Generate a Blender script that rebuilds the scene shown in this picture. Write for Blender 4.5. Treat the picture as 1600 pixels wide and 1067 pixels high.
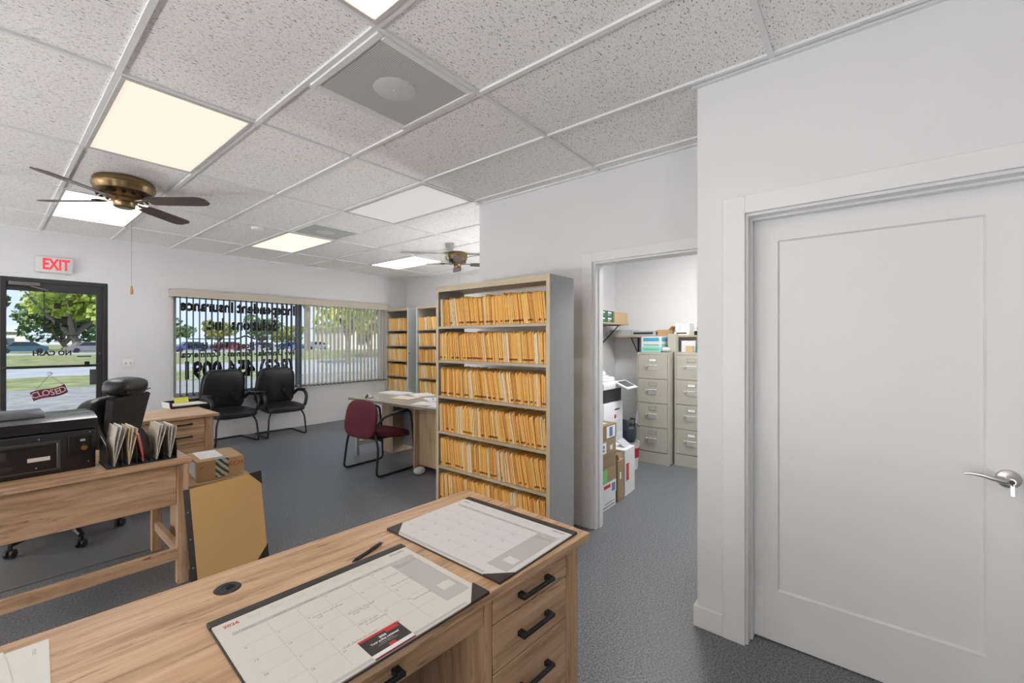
import bpy, bmesh, math, random
from mathutils import Vector, Matrix, Euler
R = math.radians
random.seed(7)
for o in list(bpy.data.objects): bpy.data.objects.remove(o, do_unlink=True)
SC = bpy.context.scene
COL = SC.collection

# ------------------------------------------------------------------ camera, exposure, world, sun
cam_data = bpy.data.cameras.new('camera')
cam_data.sensor_width = 36.0
cam_data.lens = 36.0 * 672.0 / 1600.0
cam_data.clip_start = 0.02
cam_data.clip_end = 1000
CAM = bpy.data.objects.new('camera', cam_data)
COL.objects.link(CAM)
CAM.location = (0, 0, 1.438)
CAM.rotation_euler = (R(90), 0, R(39.2 - 90))
SC.camera = CAM
SC.view_settings.view_transform = 'Standard'
SC.view_settings.look = 'None'
SC.view_settings.gamma = 1
SC.view_settings.use_curve_mapping = False
SC.view_settings.exposure = 0.33

world = bpy.data.worlds.new('sky')
SC.world = world
world.use_nodes = True
wn = world.node_tree.nodes; wl = world.node_tree.links
wn.clear()
w_out = wn.new('ShaderNodeOutputWorld'); w_bg = wn.new('ShaderNodeBackground')
w_tc = wn.new('ShaderNodeTexCoord'); w_sep = wn.new('ShaderNodeSeparateXYZ'); w_ramp = wn.new('ShaderNodeValToRGB')
w_ramp.color_ramp.elements[0].position = 0.0; w_ramp.color_ramp.elements[0].color = (0.56, 0.67, 0.80, 1)
w_ramp.color_ramp.elements[1].position = 0.5; w_ramp.color_ramp.elements[1].color = (0.26, 0.42, 0.68, 1)
wl.new(w_tc.outputs['Generated'], w_sep.inputs[0]); wl.new(w_sep.outputs['Z'], w_ramp.inputs[0])
wl.new(w_ramp.outputs[0], w_bg.inputs['Color']); wl.new(w_bg.outputs[0], w_out.inputs['Surface'])
w_bg.inputs['Strength'].default_value = 1.15

sun_data = bpy.data.lights.new('sun', 'SUN'); sun_data.energy = 4.0; sun_data.angle = R(1.0); sun_data.color = (1, .95, .86)
SUN = bpy.data.objects.new('sun', sun_data); COL.objects.link(SUN)
SUN.rotation_euler = (R(48), 0, R(-28))      # shines from behind the building onto the street

def fill_lamp(name, loc, size, watts, col=(1, .995, .985), tilt=0):   # added unseen fill lamps, turned up to brighten the ceiling
    d = bpy.data.lights.new(name, 'AREA'); d.shape = 'DISK'; d.size = size; d.energy = watts; d.color = col
    o = bpy.data.objects.new(name, d); COL.objects.link(o); o.location = loc; o.rotation_euler = (R(180), R(tilt), 0)
    return o
for lx_, ly_, wts in ((-.75, -1.0, 24), (-4.45, .2, 115), (-4.45, 2.8, 130), (-4.45, 5.6, 165)): fill_lamp('fill_lamp', (lx_, ly_, .35), .7, wts)
fill_lamp('fill_lamp', (4.95, 3.10, .35), .4, 44)  # added fill lamp, unseen behind the partition
# light given by each ceiling fixture: (column, row, colour, strength)
FIXTURES = [
    (0, -2, (1, .90, .74), 3.2, 'warm cream ceiling light panel cut off by the top edge of the photo'),
    (0, 2, (1, .89, .72), .66, 'large warm cream ceiling light panel in front of the near brass fan'),
    (3, 2, (1, .99, .98), .36, 'dim whitish ceiling light panel, duller than the others, above the tall bookcase'),
    (0, 6, (.97, .98, 1), 6.0, 'cool white ceiling light panel seen behind the near fan blades'),
    (3, 6, (1, .94, .72), .80, 'warm yellowish ceiling light panel in front of the round-faced far air vent'),
    (6, 6, (.97, .98, 1), 4.5, 'cool white ceiling light panel next to the far ceiling fan'),
]

# ------------------------------------------------------------------ materials
MATS = {}
def newmat(name):
    m = bpy.data.materials.new(name); m.use_nodes = True
    return m, m.node_tree.nodes, m.node_tree.links, m.node_tree.nodes['Principled BSDF']
def plain(name, col, rough=.5, metal=0.0, bump=0.0, bscale=200, var=0.0, vscale=6, spec=.5, coat=0, trans=0.0):
    if name in MATS: return MATS[name]
    m, n, l, b = newmat(name)
    b.inputs['Base Color'].default_value = (*col, 1); b.inputs['Roughness'].default_value = rough
    b.inputs['Metallic'].default_value = metal; b.inputs['Specular IOR Level'].default_value = spec
    b.inputs['Coat Weight'].default_value = coat
    tc = n.new('ShaderNodeTexCoord')
    nz = n.new('ShaderNodeTexNoise'); nz.inputs['Scale'].default_value = vscale; nz.inputs['Detail'].default_value = 5
    l.new(tc.outputs['Object'], nz.inputs['Vector'])
    mx = n.new('ShaderNodeMix'); mx.data_type = 'RGBA'
    v = max(var, .015)
    mx.inputs[6].default_value = (*[c * (1 - v) for c in col], 1); mx.inputs[7].default_value = (*[min(1, c * (1 + v)) for c in col], 1)
    l.new(nz.outputs['Fac'], mx.inputs[0]); l.new(mx.outputs[2], b.inputs['Base Color'])
    if bump:
        n2 = n.new('ShaderNodeTexNoise'); n2.inputs['Scale'].default_value = bscale; n2.inputs['Detail'].default_value = 4
        bp = n.new('ShaderNodeBump'); bp.inputs['Strength'].default_value = bump; bp.inputs['Distance'].default_value = .002
        l.new(tc.outputs['Object'], n2.inputs['Vector']); l.new(n2.outputs['Fac'], bp.inputs['Height']); l.new(bp.outputs[0], b.inputs['Normal'])
    if trans:
        tr = n.new('ShaderNodeBsdfTranslucent'); tr.inputs['Color'].default_value = (*col, 1)
        ms = n.new('ShaderNodeMixShader'); ms.inputs[0].default_value = trans
        l.new(b.outputs[0], ms.inputs[1]); l.new(tr.outputs[0], ms.inputs[2]); l.new(ms.outputs[0], n['Material Output'].inputs['Surface'])
    MATS[name] = m
    return m
def wood(name, axis, c_dark, c_mid, c_light, rough=.42, stretch=11.0, base=2.0, knots=.8):
    if name in MATS: return MATS[name]
    m, n, l, b = newmat(name)
    tc = n.new('ShaderNodeTexCoord'); mp = n.new('ShaderNodeMapping')
    s = [base * stretch] * 3; s[axis] = base
    mp.inputs['Scale'].default_value = s; l.new(tc.outputs['Object'], mp.inputs['Vector'])
    n1 = n.new('ShaderNodeTexNoise'); n1.inputs['Scale'].default_value = 1.0; n1.inputs['Detail'].default_value = 7; n1.inputs['Roughness'].default_value = .62; n1.inputs['Distortion'].default_value = .6
    l.new(mp.outputs[0], n1.inputs['Vector'])
    r1 = n.new('ShaderNodeValToRGB'); e = r1.color_ramp.elements
    e[0].position = .3; e[0].color = (*c_dark, 1); e[1].position = .72; e[1].color = (*c_light, 1)
    k = e.new(.5); k.color = (*c_mid, 1)
    l.new(n1.outputs['Fac'], r1.inputs[0])
    # sparse dark streaks and knots
    mp2 = n.new('ShaderNodeMapping'); s2 = [base * stretch * 1.5] * 3; s2[axis] = base * 1.5
    mp2.inputs['Scale'].default_value = s2; mp2.inputs['Location'].default_value = (3.1, 1.7, 5.2); l.new(tc.outputs['Object'], mp2.inputs['Vector'])
    n2 = n.new('ShaderNodeTexNoise'); n2.inputs['Scale'].default_value = 1.0; n2.inputs['Detail'].default_value = 6; n2.inputs['Roughness'].default_value = .7; n2.inputs['Distortion'].default_value = 1.2
    l.new(mp2.outputs[0], n2.inputs['Vector'])
    r2 = n.new('ShaderNodeValToRGB'); r2.color_ramp.elements[0].position = .57; r2.color_ramp.elements[1].position = .70
    r2.color_ramp.elements[0].color = (0, 0, 0, 1); r2.color_ramp.elements[1].color = (knots, knots, knots, 1)
    l.new(n2.outputs['Fac'], r2.inputs[0])
    mx = n.new('ShaderNodeMix'); mx.data_type = 'RGBA'
    mx.inputs[7].default_value = (*[c * .42 for c in c_dark], 1)
    l.new(r2.outputs[0], mx.inputs[0]); l.new(r1.outputs[0], mx.inputs[6]); l.new(mx.outputs[2], b.inputs['Base Color'])
    b.inputs['Roughness'].default_value = rough
    bp = n.new('ShaderNodeBump'); bp.inputs['Strength'].default_value = .12; bp.inputs['Distance'].default_value = .001
    l.new(n1.outputs['Fac'], bp.inputs['Height']); l.new(bp.outputs[0], b.inputs['Normal'])
    MATS[name] = m
    return m
def emit(name, col, strength):
    m, n, l, b = newmat(name)
    b.inputs['Base Color'].default_value = (.3, .3, .3, 1); b.inputs['Roughness'].default_value = .5
    b.inputs['Emission Color'].default_value = (*col, 1); b.inputs['Emission Strength'].default_value = strength
    MATS[name] = m
    return m
def glassmat(name, tint=(1, 1, 1), refl=.06):
    m, n, l, b = newmat(name); n.remove(b)
    t = n.new('ShaderNodeBsdfTransparent'); t.inputs['Color'].default_value = (*tint, 1)
    g = n.new('ShaderNodeBsdfGlossy'); g.inputs['Roughness'].default_value = .02
    fr = n.new('ShaderNodeFresnel'); fr.inputs['IOR'].default_value = 1.25
    ms = n.new('ShaderNodeMixShader'); l.new(fr.outputs[0], ms.inputs[0]); l.new(t.outputs[0], ms.inputs[1]); l.new(g.outputs[0], ms.inputs[2])
    l.new(ms.outputs[0], n['Material Output'].inputs['Surface'])
    MATS[name] = m
    return m

WALL = plain('white_wall_paint', (.72, .72, .728), .6, bump=.05, bscale=260)
TRIM = plain('white_trim_paint', (.75, .75, .755), .38)
def ceiling_mat():
    m, n, l, b = newmat('fissured_ceiling_tile')
    tc = n.new('ShaderNodeTexCoord')
    mp = n.new('ShaderNodeMapping'); mp.inputs['Scale'].default_value = (60, 150, 100); mp.inputs['Rotation'].default_value = (0, 0, R(25))
    dn = n.new('ShaderNodeTexNoise'); dn.inputs['Scale'].default_value = 9; dn.inputs['Detail'].default_value = 2
    l.new(tc.outputs['Object'], dn.inputs['Vector'])
    ad = n.new('ShaderNodeMix'); ad.data_type = 'RGBA'; ad.blend_type = 'ADD'; ad.inputs[0].default_value = .02
    l.new(tc.outputs['Object'], ad.inputs[6]); l.new(dn.outputs['Color'], ad.inputs[7]); l.new(ad.outputs[2], mp.inputs['Vector'])
    n1 = n.new('ShaderNodeTexNoise'); n1.inputs['Scale'].default_value = 1.0; n1.inputs['Detail'].default_value = 3; n1.inputs['Roughness'].default_value = .6
    l.new(mp.outputs[0], n1.inputs['Vector'])
    r1 = n.new('ShaderNodeValToRGB'); r1.color_ramp.elements[0].position = .34; r1.color_ramp.elements[0].color = (0, 0, 0, 1); r1.color_ramp.elements[1].position = .41; r1.color_ramp.elements[1].color = (1, 1, 1, 1)
    l.new(n1.outputs['Fac'], r1.inputs[0])
    n2 = n.new('ShaderNodeTexNoise'); n2.inputs['Scale'].default_value = 260; n2.inputs['Detail'].default_value = 2
    l.new(tc.outputs['Object'], n2.inputs['Vector'])
    r2 = n.new('ShaderNodeValToRGB'); r2.color_ramp.elements[0].position = .3; r2.color_ramp.elements[0].color = (.72, .705, .69, 1); r2.color_ramp.elements[1].position = .55; r2.color_ramp.elements[1].color = (.95, .935, .92, 1)
    l.new(n2.outputs['Fac'], r2.inputs[0])
    mx = n.new('ShaderNodeMix'); mx.data_type = 'RGBA'; mx.inputs[6].default_value = (.27, .25, .235, 1)
    l.new(r1.outputs[0], mx.inputs[0]); l.new(r2.outputs[0], mx.inputs[7]); l.new(mx.outputs[2], b.inputs['Base Color'])
    b.inputs['Roughness'].default_value = .9
    bp = n.new('ShaderNodeBump'); bp.inputs['Strength'].default_value = .35; bp.inputs['Distance'].default_value = .003
    l.new(r1.outputs[0], bp.inputs['Height']); l.new(bp.outputs[0], b.inputs['Normal'])
    MATS['ceil'] = m
    return m
def carpet_mat():
    m, n, l, b = newmat('slate_loop_carpet')
    tc = n.new('ShaderNodeTexCoord')
    n1 = n.new('ShaderNodeTexNoise'); n1.inputs['Scale'].default_value = 115; n1.inputs['Detail'].default_value = 4
    n3 = n.new('ShaderNodeTexNoise'); n3.inputs['Scale'].default_value = 1.6; n3.inputs['Detail'].default_value = 4
    l.new(tc.outputs['Object'], n1.inputs['Vector']); l.new(tc.outputs['Object'], n3.inputs['Vector'])
    r = n.new('ShaderNodeValToRGB'); e = r.color_ramp.elements
    e[0].position = .32; e[0].color = (.022, .024, .028, 1); e[1].position = .68; e[1].color = (.215, .226, .252, 1)
    l.new(n1.outputs['Fac'], r.inputs[0])
    mx = n.new('ShaderNodeMix'); mx.data_type = 'RGBA'; mx.blend_type = 'MULTIPLY'; mx.inputs[0].default_value = .35
    l.new(r.outputs[0], mx.inputs[6]); l.new(n3.outputs['Color'], mx.inputs[7])
    l.new(r.outputs[0], b.inputs['Base Color'])
    b.inputs['Roughness'].default_value = .46; b.inputs['Specular IOR Level'].default_value = .9; b.inputs['Sheen Weight'].default_value = .06; b.inputs['Sheen Roughness'].default_value = .45; b.inputs['Sheen Tint'].default_value = (.85, .92, 1, 1)
    bp = n.new('ShaderNodeBump'); bp.inputs['Strength'].default_value = .35; bp.inputs['Distance'].default_value = .003
    l.new(n1.outputs['Fac'], bp.inputs['Height']); l.new(bp.outputs[0], b.inputs['Normal'])
    MATS['carpet'] = m
    return m
CEIL = ceiling_mat(); CARPET = carpet_mat()
TBAR = plain('white_ceiling_grid_paint', (.78, .78, .785), .4)
BLACK_FRAME = plain('black_anodized_aluminium', (.022, .021, .022), .42)
OAK = ((.33, .185, .095), (.56, .355, .21), (.72, .50, .32))
OAK_X = wood('oak_laminate_grain_along', 0, *OAK); OAK_Z = wood('oak_laminate_grain_upright', 2, *OAK); OAK_Y = wood('oak_laminate_grain_across', 1, *OAK)
PALE_Z = wood('pale_oak_laminate_upright', 2, (.30, .20, .12), (.42, .30, .19), (.50, .37, .25), stretch=8, knots=.25)
PALE_Y = wood('pale_oak_laminate_top', 1, (.42, .36, .31), (.50, .44, .39), (.56, .50, .45), rough=.22, stretch=8, knots=.12)
BLACK_METAL = plain('black_metal', (.012, .012, .013), .38)
BLACK_PLASTIC = plain('black_plastic', (.014, .014, .016), .36)
BLACK_LEATHER = plain('black_leather', (.013, .013, .014), .36, bump=.25, bscale=140)
DARK_VINYL = plain('dark_brown_vinyl', (.035, .028, .025), .45)
BURGUNDY = plain('burgundy_fabric', (.10, .008, .017), .8, bump=.3, bscale=400, var=.12, vscale=60)
PAPER = plain('white_paper', (.82, .82, .82), .7)
CREAM_PAPER = plain('cream_paper', (.74, .72, .66), .7)
MANILA = [plain('manila_orange', (.92, .49, .125), .62, var=.14, vscale=25), plain('manila_gold', (.95, .58, .19), .62, var=.14, vscale=25),
          plain('manila_deep', (.76, .37, .085), .62, var=.16, vscale=25), plain('manila_pale', (.90, .70, .42), .62, var=.1, vscale=25), plain('manila_cream', (.86, .77, .62), .62, var=.1, vscale=25)]
def staple_marks(m):      # row of small brown fastener marks near the bottom edge of a folder
    n = m.node_tree.nodes; l = m.node_tree.links; bs = n['Principled BSDF']; src = bs.inputs['Base Color'].links[0].from_socket
    tc = n.new('ShaderNodeTexCoord'); sp = n.new('ShaderNodeSeparateXYZ'); l.new(tc.outputs['Object'], sp.inputs[0])
    a = n.new('ShaderNodeMath'); a.operation = 'COMPARE'; a.inputs[1].default_value = .024; a.inputs[2].default_value = .007; l.new(sp.outputs['Z'], a.inputs[0])
    oi = n.new('ShaderNodeObjectInfo'); g = n.new('ShaderNodeMath'); g.operation = 'GREATER_THAN'; g.inputs[1].default_value = .45; l.new(oi.outputs['Random'], g.inputs[0])
    mu = n.new('ShaderNodeMath'); mu.operation = 'MULTIPLY'; l.new(a.outputs[0], mu.inputs[0]); l.new(g.outputs[0], mu.inputs[1])
    mx = n.new('ShaderNodeMix'); mx.data_type = 'RGBA'; mx.inputs[7].default_value = (.25, .09, .02, 1); l.new(mu.outputs[0], mx.inputs[0]); l.new(src, mx.inputs[6]); l.new(mx.outputs[2], bs.inputs['Base Color'])
for q in MANILA[:3]: staple_marks(q)
PUTTY = plain('putty_metal', (.43, .415, .345), .42)
GREY_AND_SHADE_METAL = plain('grey_steel_and_side_shade', (.36, .375, .375), .42)  # real grey for desk legs, shade tone for the bookcase sides
TAN_METAL = plain('tan_painted_steel', (.52, .435, .305), .42)
SATIN = plain('satin_aluminium', (.66, .66, .64), .4, metal=.45)
CHROME = plain('satin_nickel', (.62, .60, .57), .26, metal=1)
BRASS = plain('antique_brass', (.235, .165, .085), .34, metal=1)
WALNUT = wood('walnut_fan_blade', 0, (.05, .03, .026), (.085, .052, .045), (.12, .075, .062), stretch=14, base=3, knots=.2)
CARD = plain('brown_cardboard', (.46, .30, .15), .75, var=.06, vscale=3)
CARD_L = plain('light_cardboard', (.52, .37, .22), .75, var=.06, vscale=5)
WHITE_PL = plain('white_plastic', (.78, .78, .77), .4)
INK = plain('black_ink', (.012, .012, .014), .5)
GREY_INK = plain('grey_ink', (.30, .29, .28), .7)
PALE_INK = plain('pale_grey_ink', (.50, .48, .45), .7)
BAND_INK = plain('grey_band_ink', (.52, .50, .48), .7)
RED_INK = plain('red_ink', (.52, .035, .03), .6)
GLASS = glassmat('clear_glass')

# ------------------------------------------------------------------ mesh builder
class MB:
    def __init__(s): s.bm = bmesh.new(); s.mi = 0
    def _fin(s, vs):
        for f in {f for v in vs for f in v.link_faces}: f.material_index = s.mi
    def box(s, x0, x1, y0, y1, z0, z1, bev=0.0, seg=1, M=None):
        vs = [s.bm.verts.new((x, y, z)) for x in (x0, x1) for y in (y0, y1) for z in (z0, z1)]
        fs = [s.bm.faces.new([vs[i] for i in q]) for q in ((0, 1, 3, 2), (4, 6, 7, 5), (0, 4, 5, 1), (2, 3, 7, 6), (0, 2, 6, 4), (1, 5, 7, 3))]
        bmesh.ops.recalc_face_normals(s.bm, faces=fs)
        if bev:
            es = list({e for f in fs for e in f.edges})
            r = bmesh.ops.bevel(s.bm, geom=es, offset=bev, segments=seg, affect='EDGES', profile=.5)
            vs = list({v for v in r['verts']} | {v for v in vs if v.is_valid})
            seen = set(vs); st = list(vs)
            while st:
                v = st.pop()
                for e in v.link_edges:
                    o = e.other_vert(v)
                    if o not in seen: seen.add(o); st.append(o)
            vs = list(seen)
        if M is not None: bmesh.ops.transform(s.bm, matrix=M, verts=vs)
        s._fin(vs)
        return s
    def cbox(s, c, size, rot=(0, 0, 0), bev=0.0, seg=1):
        M = Matrix.Translation(c) @ Euler(rot).to_matrix().to_4x4()
        a, b, d = [q / 2 for q in size]
        return s.box(-a, a, -b, b, -d, d, bev, seg, M)
    def tube(s, pts, r, n=8, closed=False, cap=True):
        pts = [Vector(p) for p in pts]; k = len(pts)
        rr = r if isinstance(r, (list, tuple)) else [r] * k
        rings = []; up = None
        for i, p in enumerate(pts):
            a = pts[(i - 1) % k] if (closed or i > 0) else p
            b = pts[(i + 1) % k] if (closed or i < k - 1) else p
            t = (b - a).normalized() if (b - a).length > 1e-9 else Vector((0, 0, 1))
            if up is None:
                up = t.orthogonal().normalized()
            else:
                up = (up - t * up.dot(t))
                up = up.normalized() if up.length > 1e-6 else t.orthogonal().normalized()
            sd = t.cross(up)
            rings.append([s.bm.verts.new(p + (up * math.cos(2 * math.pi * j / n) + sd * math.sin(2 * math.pi * j / n)) * rr[i]) for j in range(n)])
        fs = []
        for i in range(k if closed else k - 1):
            A, B = rings[i], rings[(i + 1) % k]
            for j in range(n): fs.append(s.bm.faces.new((A[j], A[(j + 1) % n], B[(j + 1) % n], B[j])))
        if cap and not closed:
            fs.append(s.bm.faces.new(rings[0][::-1])); fs.append(s.bm.faces.new(rings[-1]))
        bmesh.ops.recalc_face_normals(s.bm, faces=fs)
        for f in fs: f.material_index = s.mi
        return s
    def cyl(s, p0, p1, r0, r1=None, n=16): return s.tube([p0, p1], [r0, r0 if r1 is None else r1], n)
    def lathe(s, prof, c=(0, 0, 0), n=24, axis=2):
        rings = []
        c = Vector(c)
        for r, z in prof:
            ring = []
            for j in range(n):
                a = 2 * math.pi * j / n; p = [r * math.cos(a), r * math.sin(a), z]
                if axis == 0: p = [p[2], p[0], p[1]]
                if axis == 1: p = [p[0], p[2], p[1]]
                ring.append(s.bm.verts.new(c + Vector(p)))
            rings.append(ring)
        fs = []
        for A, B in zip(rings, rings[1:]):
            for j in range(n): fs.append(s.bm.faces.new((A[j], A[(j + 1) % n], B[(j + 1) % n], B[j])))
        fs.append(s.bm.faces.new(rings[0][::-1])); fs.append(s.bm.faces.new(rings[-1]))
        bmesh.ops.recalc_face_normals(s.bm, faces=fs)
        for f in fs: f.material_index = s.mi
        return s
    def prism(s, poly, axis, a0, a1, M=None):
        def P(u, v, w):
            return ((w, u, v), (u, w, v), (u, v, w))[axis]
        A = [s.bm.verts.new(P(u, v, a0)) for u, v in poly]; B = [s.bm.verts.new(P(u, v, a1)) for u, v in poly]
        k = len(poly); fs = [s.bm.faces.new(A), s.bm.faces.new(B[::-1])]
        for i in range(k): fs.append(s.bm.faces.new((A[i], B[i], B[(i + 1) % k], A[(i + 1) % k])))
        bmesh.ops.recalc_face_normals(s.bm, faces=fs)
        if M is not None: bmesh.ops.transform(s.bm, matrix=M, verts=A + B)
        for f in fs: f.material_index = s.mi
        return s
    def grid(s, fn, nu, nv, thick=None):
        """surface fn(u,v)->(x,y,z); with thick: closed shell offset along -normal by fn2"""
        V = [[s.bm.verts.new(fn(i / nu, j / nv)) for j in range(nv + 1)] for i in range(nu + 1)]
        fs = []
        for i in range(nu):
            for j in range(nv): fs.append(s.bm.faces.new((V[i][j], V[i + 1][j], V[i + 1][j + 1], V[i][j + 1])))
        for f in fs: f.material_index = s.mi
        return s
    def cushion(s, c, size, rot=(0, 0, 0), pw=4.0, n=20, taper=0.0, bulge=0.0):
        """superellipsoid pad; taper narrows x along +y/+z"""
        M = Matrix.Translation(c) @ Euler(rot).to_matrix().to_4x4()
        def sp(a, e):
            return math.copysign(abs(a) ** e, a)
        e = 2.0 / pw; rings = []; m = n // 2
        for i in range(1, m):
            ph = -math.pi / 2 + math.pi * i / m; ring = []
            for j in range(n):
                th = 2 * math.pi * j / n
                x = sp(math.cos(ph), e) * sp(math.cos(th), e); y = sp(math.cos(ph), e) * sp(math.sin(th), e); z = sp(math.sin(ph), e)
                x *= 1 - taper * (y * .5 + .5)
                z += bulge * (1 - x * x) * (1 - y * y)
                ring.append(s.bm.verts.new(M @ Vector((x * size[0] / 2, y * size[1] / 2, z * size[2] / 2))))
            rings.append(ring)
        a = s.bm.verts.new(M @ Vector((0, 0, -size[2] / 2 + bulge * size[2] / 2))); b = s.bm.verts.new(M @ Vector((0, 0, size[2] / 2 * (1 + bulge)))); fs = []
        for A, B in zip(rings, rings[1:]):
            for j in range(n): fs.append(s.bm.faces.new((A[j], A[(j + 1) % n], B[(j + 1) % n], B[j])))
        for j in range(n):
            fs.append(s.bm.faces.new((a, rings[0][(j + 1) % n], rings[0][j]))); fs.append(s.bm.faces.new((b, rings[-1][j], rings[-1][(j + 1) % n])))
        bmesh.ops.recalc_face_normals(s.bm, faces=fs)
        for f in fs: f.material_index = s.mi
        return s
    def quad(s, *ps):
        f = s.bm.faces.new([s.bm.verts.new(p) for p in ps]); f.material_index = s.mi
        return s
    def build(s, name, mat, parent=None, loc=None, rot=None, smooth=True, sub=0, angle=32):
        me = bpy.data.meshes.new(name)
        s.bm.to_mesh(me); s.bm.free()
        for m in (mat if isinstance(mat, (list, tuple)) else [mat]): me.materials.append(m)
        if smooth:
            for p in me.polygons: p.use_smooth = True
            me.set_sharp_from_angle(angle=R(angle))
        o = bpy.data.objects.new(name, me); COL.objects.link(o)
        if parent is not None: o.parent = parent
        if loc is not None: o.location = loc
        if rot is not None: o.rotation_euler = rot
        if sub:
            md = o.modifiers.new('subdivision', 'SUBSURF'); md.levels = sub; md.render_levels = sub
        return o
def tag(o, label=None, cat=None, group=None, kind=None):
    if label: o['label'] = label
    if cat: o['category'] = cat
    if group: o['group'] = group
    if kind: o['kind'] = kind
    return o
def thing(name, label, cat, loc=(0, 0, 0), rz=0.0, group=None):
    o = bpy.data.objects.new(name, None); COL.objects.link(o); o.empty_display_size = .1
    o.location = loc; o.rotation_euler = (0, 0, rz)
    return tag(o, label, cat, group)
def struct(name, mb, mat, parent=None, **k):
    o = mb.build(name, mat, parent, **k)
    if parent is None: o['kind'] = 'structure'
    return o
CHILD = {}
def copy_tree(o, parent=None):
    c = o.copy(); COL.objects.link(c)
    if parent is not None: c.parent = parent
    for ch in [q for q in bpy.data.objects if q.parent == o and q != c]: copy_tree(ch, c)
    return c
def dup(o, label, loc, rz=None, group=None):
    c = copy_tree(o); c.location = loc
    if rz is not None: c.rotation_euler = (0, 0, rz)
    c['label'] = label
    if group: c['group'] = group
    return c
def text(name, body, size, loc, rot, mat, parent=None, align='CENTER', bold=0.0, ext=.0006, xs=1.0, shear=0.0, valign='CENTER'):
    cu = bpy.data.curves.new(name, 'FONT'); cu.body = body; cu.size = size; cu.extrude = ext; cu.offset = bold
    cu.align_x = align; cu.align_y = valign; cu.shear = shear; cu.resolution_u = 2
    cu.materials.append(mat)
    o = bpy.data.objects.new(name, cu); COL.objects.link(o); o.location = loc; o.rotation_euler = rot; o.scale = (xs, 1, 1)
    if parent is not None: o.parent = parent
    return o
def arc(cx, cy, r, a0, a1, n): return [(cx + r * math.cos(R(a0 + (a1 - a0) * i / n)), cy + r * math.sin(R(a0 + (a1 - a0) * i / n))) for i in range(n + 1)]
def smooth_path(pts, rad, n=5):
    """round the corners of a 3D polyline"""
    P = [Vector(p) for p in pts]; out = [P[0]]
    for a, b, c in zip(P, P[1:], P[2:]):
        u = (a - b); v = (c - b); r = min(rad, u.length * .49, v.length * .49)
        p0 = b + u.normalized() * r; p1 = b + v.normalized() * r
        for i in range(n + 1):
            t = i / n; out.append(p0 * (1 - t) ** 2 + b * 2 * t * (1 - t) + p1 * t * t)
    out.append(P[-1])
    return out

# ------------------------------------------------------------------ room shell
W = 7.40          # inner face of the street wall
H = 2.72          # ceiling grid height
GX, GY, GS = .403, 1.5393, .6096
def gx(i): return GX + GS * i
def gy(j): return GY + GS * j
struct('floor', MB().box(-4.7, 5.70, -3.6, 7.55, -.10, 0), CARPET)
struct('ceiling', MB().box(-4.8, 5.75, -3.7, 7.60, H + .012, H + .16), CEIL)
DX0, DX1, DZ1 = .107, .985, 2.168       # street door opening
WX0, WX1, WZ0, WZ1 = 1.653, 5.055, .66, 2.10  # window opening
b = MB()
b.box(-4.7, DX0, W, W + .15, 0, H + .01); b.box(DX0, DX1, W, W + .15, DZ1, H + .01)
b.box(DX1, WX0, W, W + .15, 0, H + .01); b.box(WX0, WX1, W, W + .15, 0, WZ0); b.box(WX0, WX1, W, W + .15, WZ1, H + .01)
b.box(WX1, 5.70, W, W + .15, 0, H + .01)
struct('wall_front', b, WALL)
RX = 2.285        # face of the partition with the white door
DY0, DY1, DH = .431, -.478, 2.043
b = MB()
b.box(RX, RX + .135, DY0, .65, 0, H + .01); b.box(RX, RX + .135, DY1, DY0, DH, H + .01); b.box(RX, RX + .135, -3.6, DY1, 0, H + .01)
b.box(RX + .135, 3.07, .53, .65, 0, H + .01)
struct('wall_right', b, WALL)
MX = 2.95         # face of the partition with the storage doorway
SY0, SY1, SH = 1.600, .76, 2.05
b = MB()
b.box(MX, MX + .12, SY0, 2.80, 0, H + .01); b.box(MX, MX + .12, SY1, SY0, SH, H + .01); b.box(MX, MX + .12, .65, SY1, 0, H + .01)
b.box(MX + .12, 5.59, 2.69, 2.80, 0, H + .01)
struct('wall_middle', b, WALL)
struct('wall_far_right', MB().box(5.59, 5.70, -.4, W, 0, H + .01), WALL)
struct('wall_storage_right', MB().box(3.07, 5.59, -.4, -.3, 0, H + .01), WALL)
struct('wall_left', MB().box(-4.8, -4.7, -3.6, 7.55, 0, H + .01), WALL)
struct('wall_back', MB().box(-4.7, 2.285, -3.7, -3.6, 0, H + .01), plain('fill_cutting_wall_grey', (.22, .21, .20), .6))  # unseen wall, coloured dark to cut fill light from behind
# ceiling grid: runners along Y at every column, cross tees every four feet
b = MB()
tw = .0118
for i in range(-8, 9):
    b.box(gx(i) - tw, gx(i) + tw, -3.6, W, H, H + .014)
struct('trim_1', b, TBAR)
b = MB()
for j in range(-8, 11, 2):
    for i in range(-9, 9):
        x0 = max(-4.7, gx(i)); x1 = min(5.59, gx(i + 1))
        b.box(x0 + tw, x1 - tw, gy(j) - tw, gy(j) + tw, H + .0005, H + .014)
for (i, j) in ((1, 1), (3, 5)):
    b.box(gx(i) + tw, gx(i + 1) - tw, gy(j) - tw, gy(j) + tw, H + .0005, H + .014)
struct('trim_2', b, TBAR)
b = MB()   # wall angle round the ceiling
t = .022
b.box(-4.7, 5.59, W - t, W, H - .002, H + .012); b.box(5.59 - t, 5.59, 2.80, W - t, H - .002, H + .012)
b.box(MX, 5.59 - t, 2.80, 2.80 + t, H - .002, H + .012); b.box(MX - t, MX, .65, 2.80 + t, H - .002, H + .012); b.box(RX - t, RX, -3.6, .65 + t, H - .002, H + .012)
struct('trim_3', b, TBAR)
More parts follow.
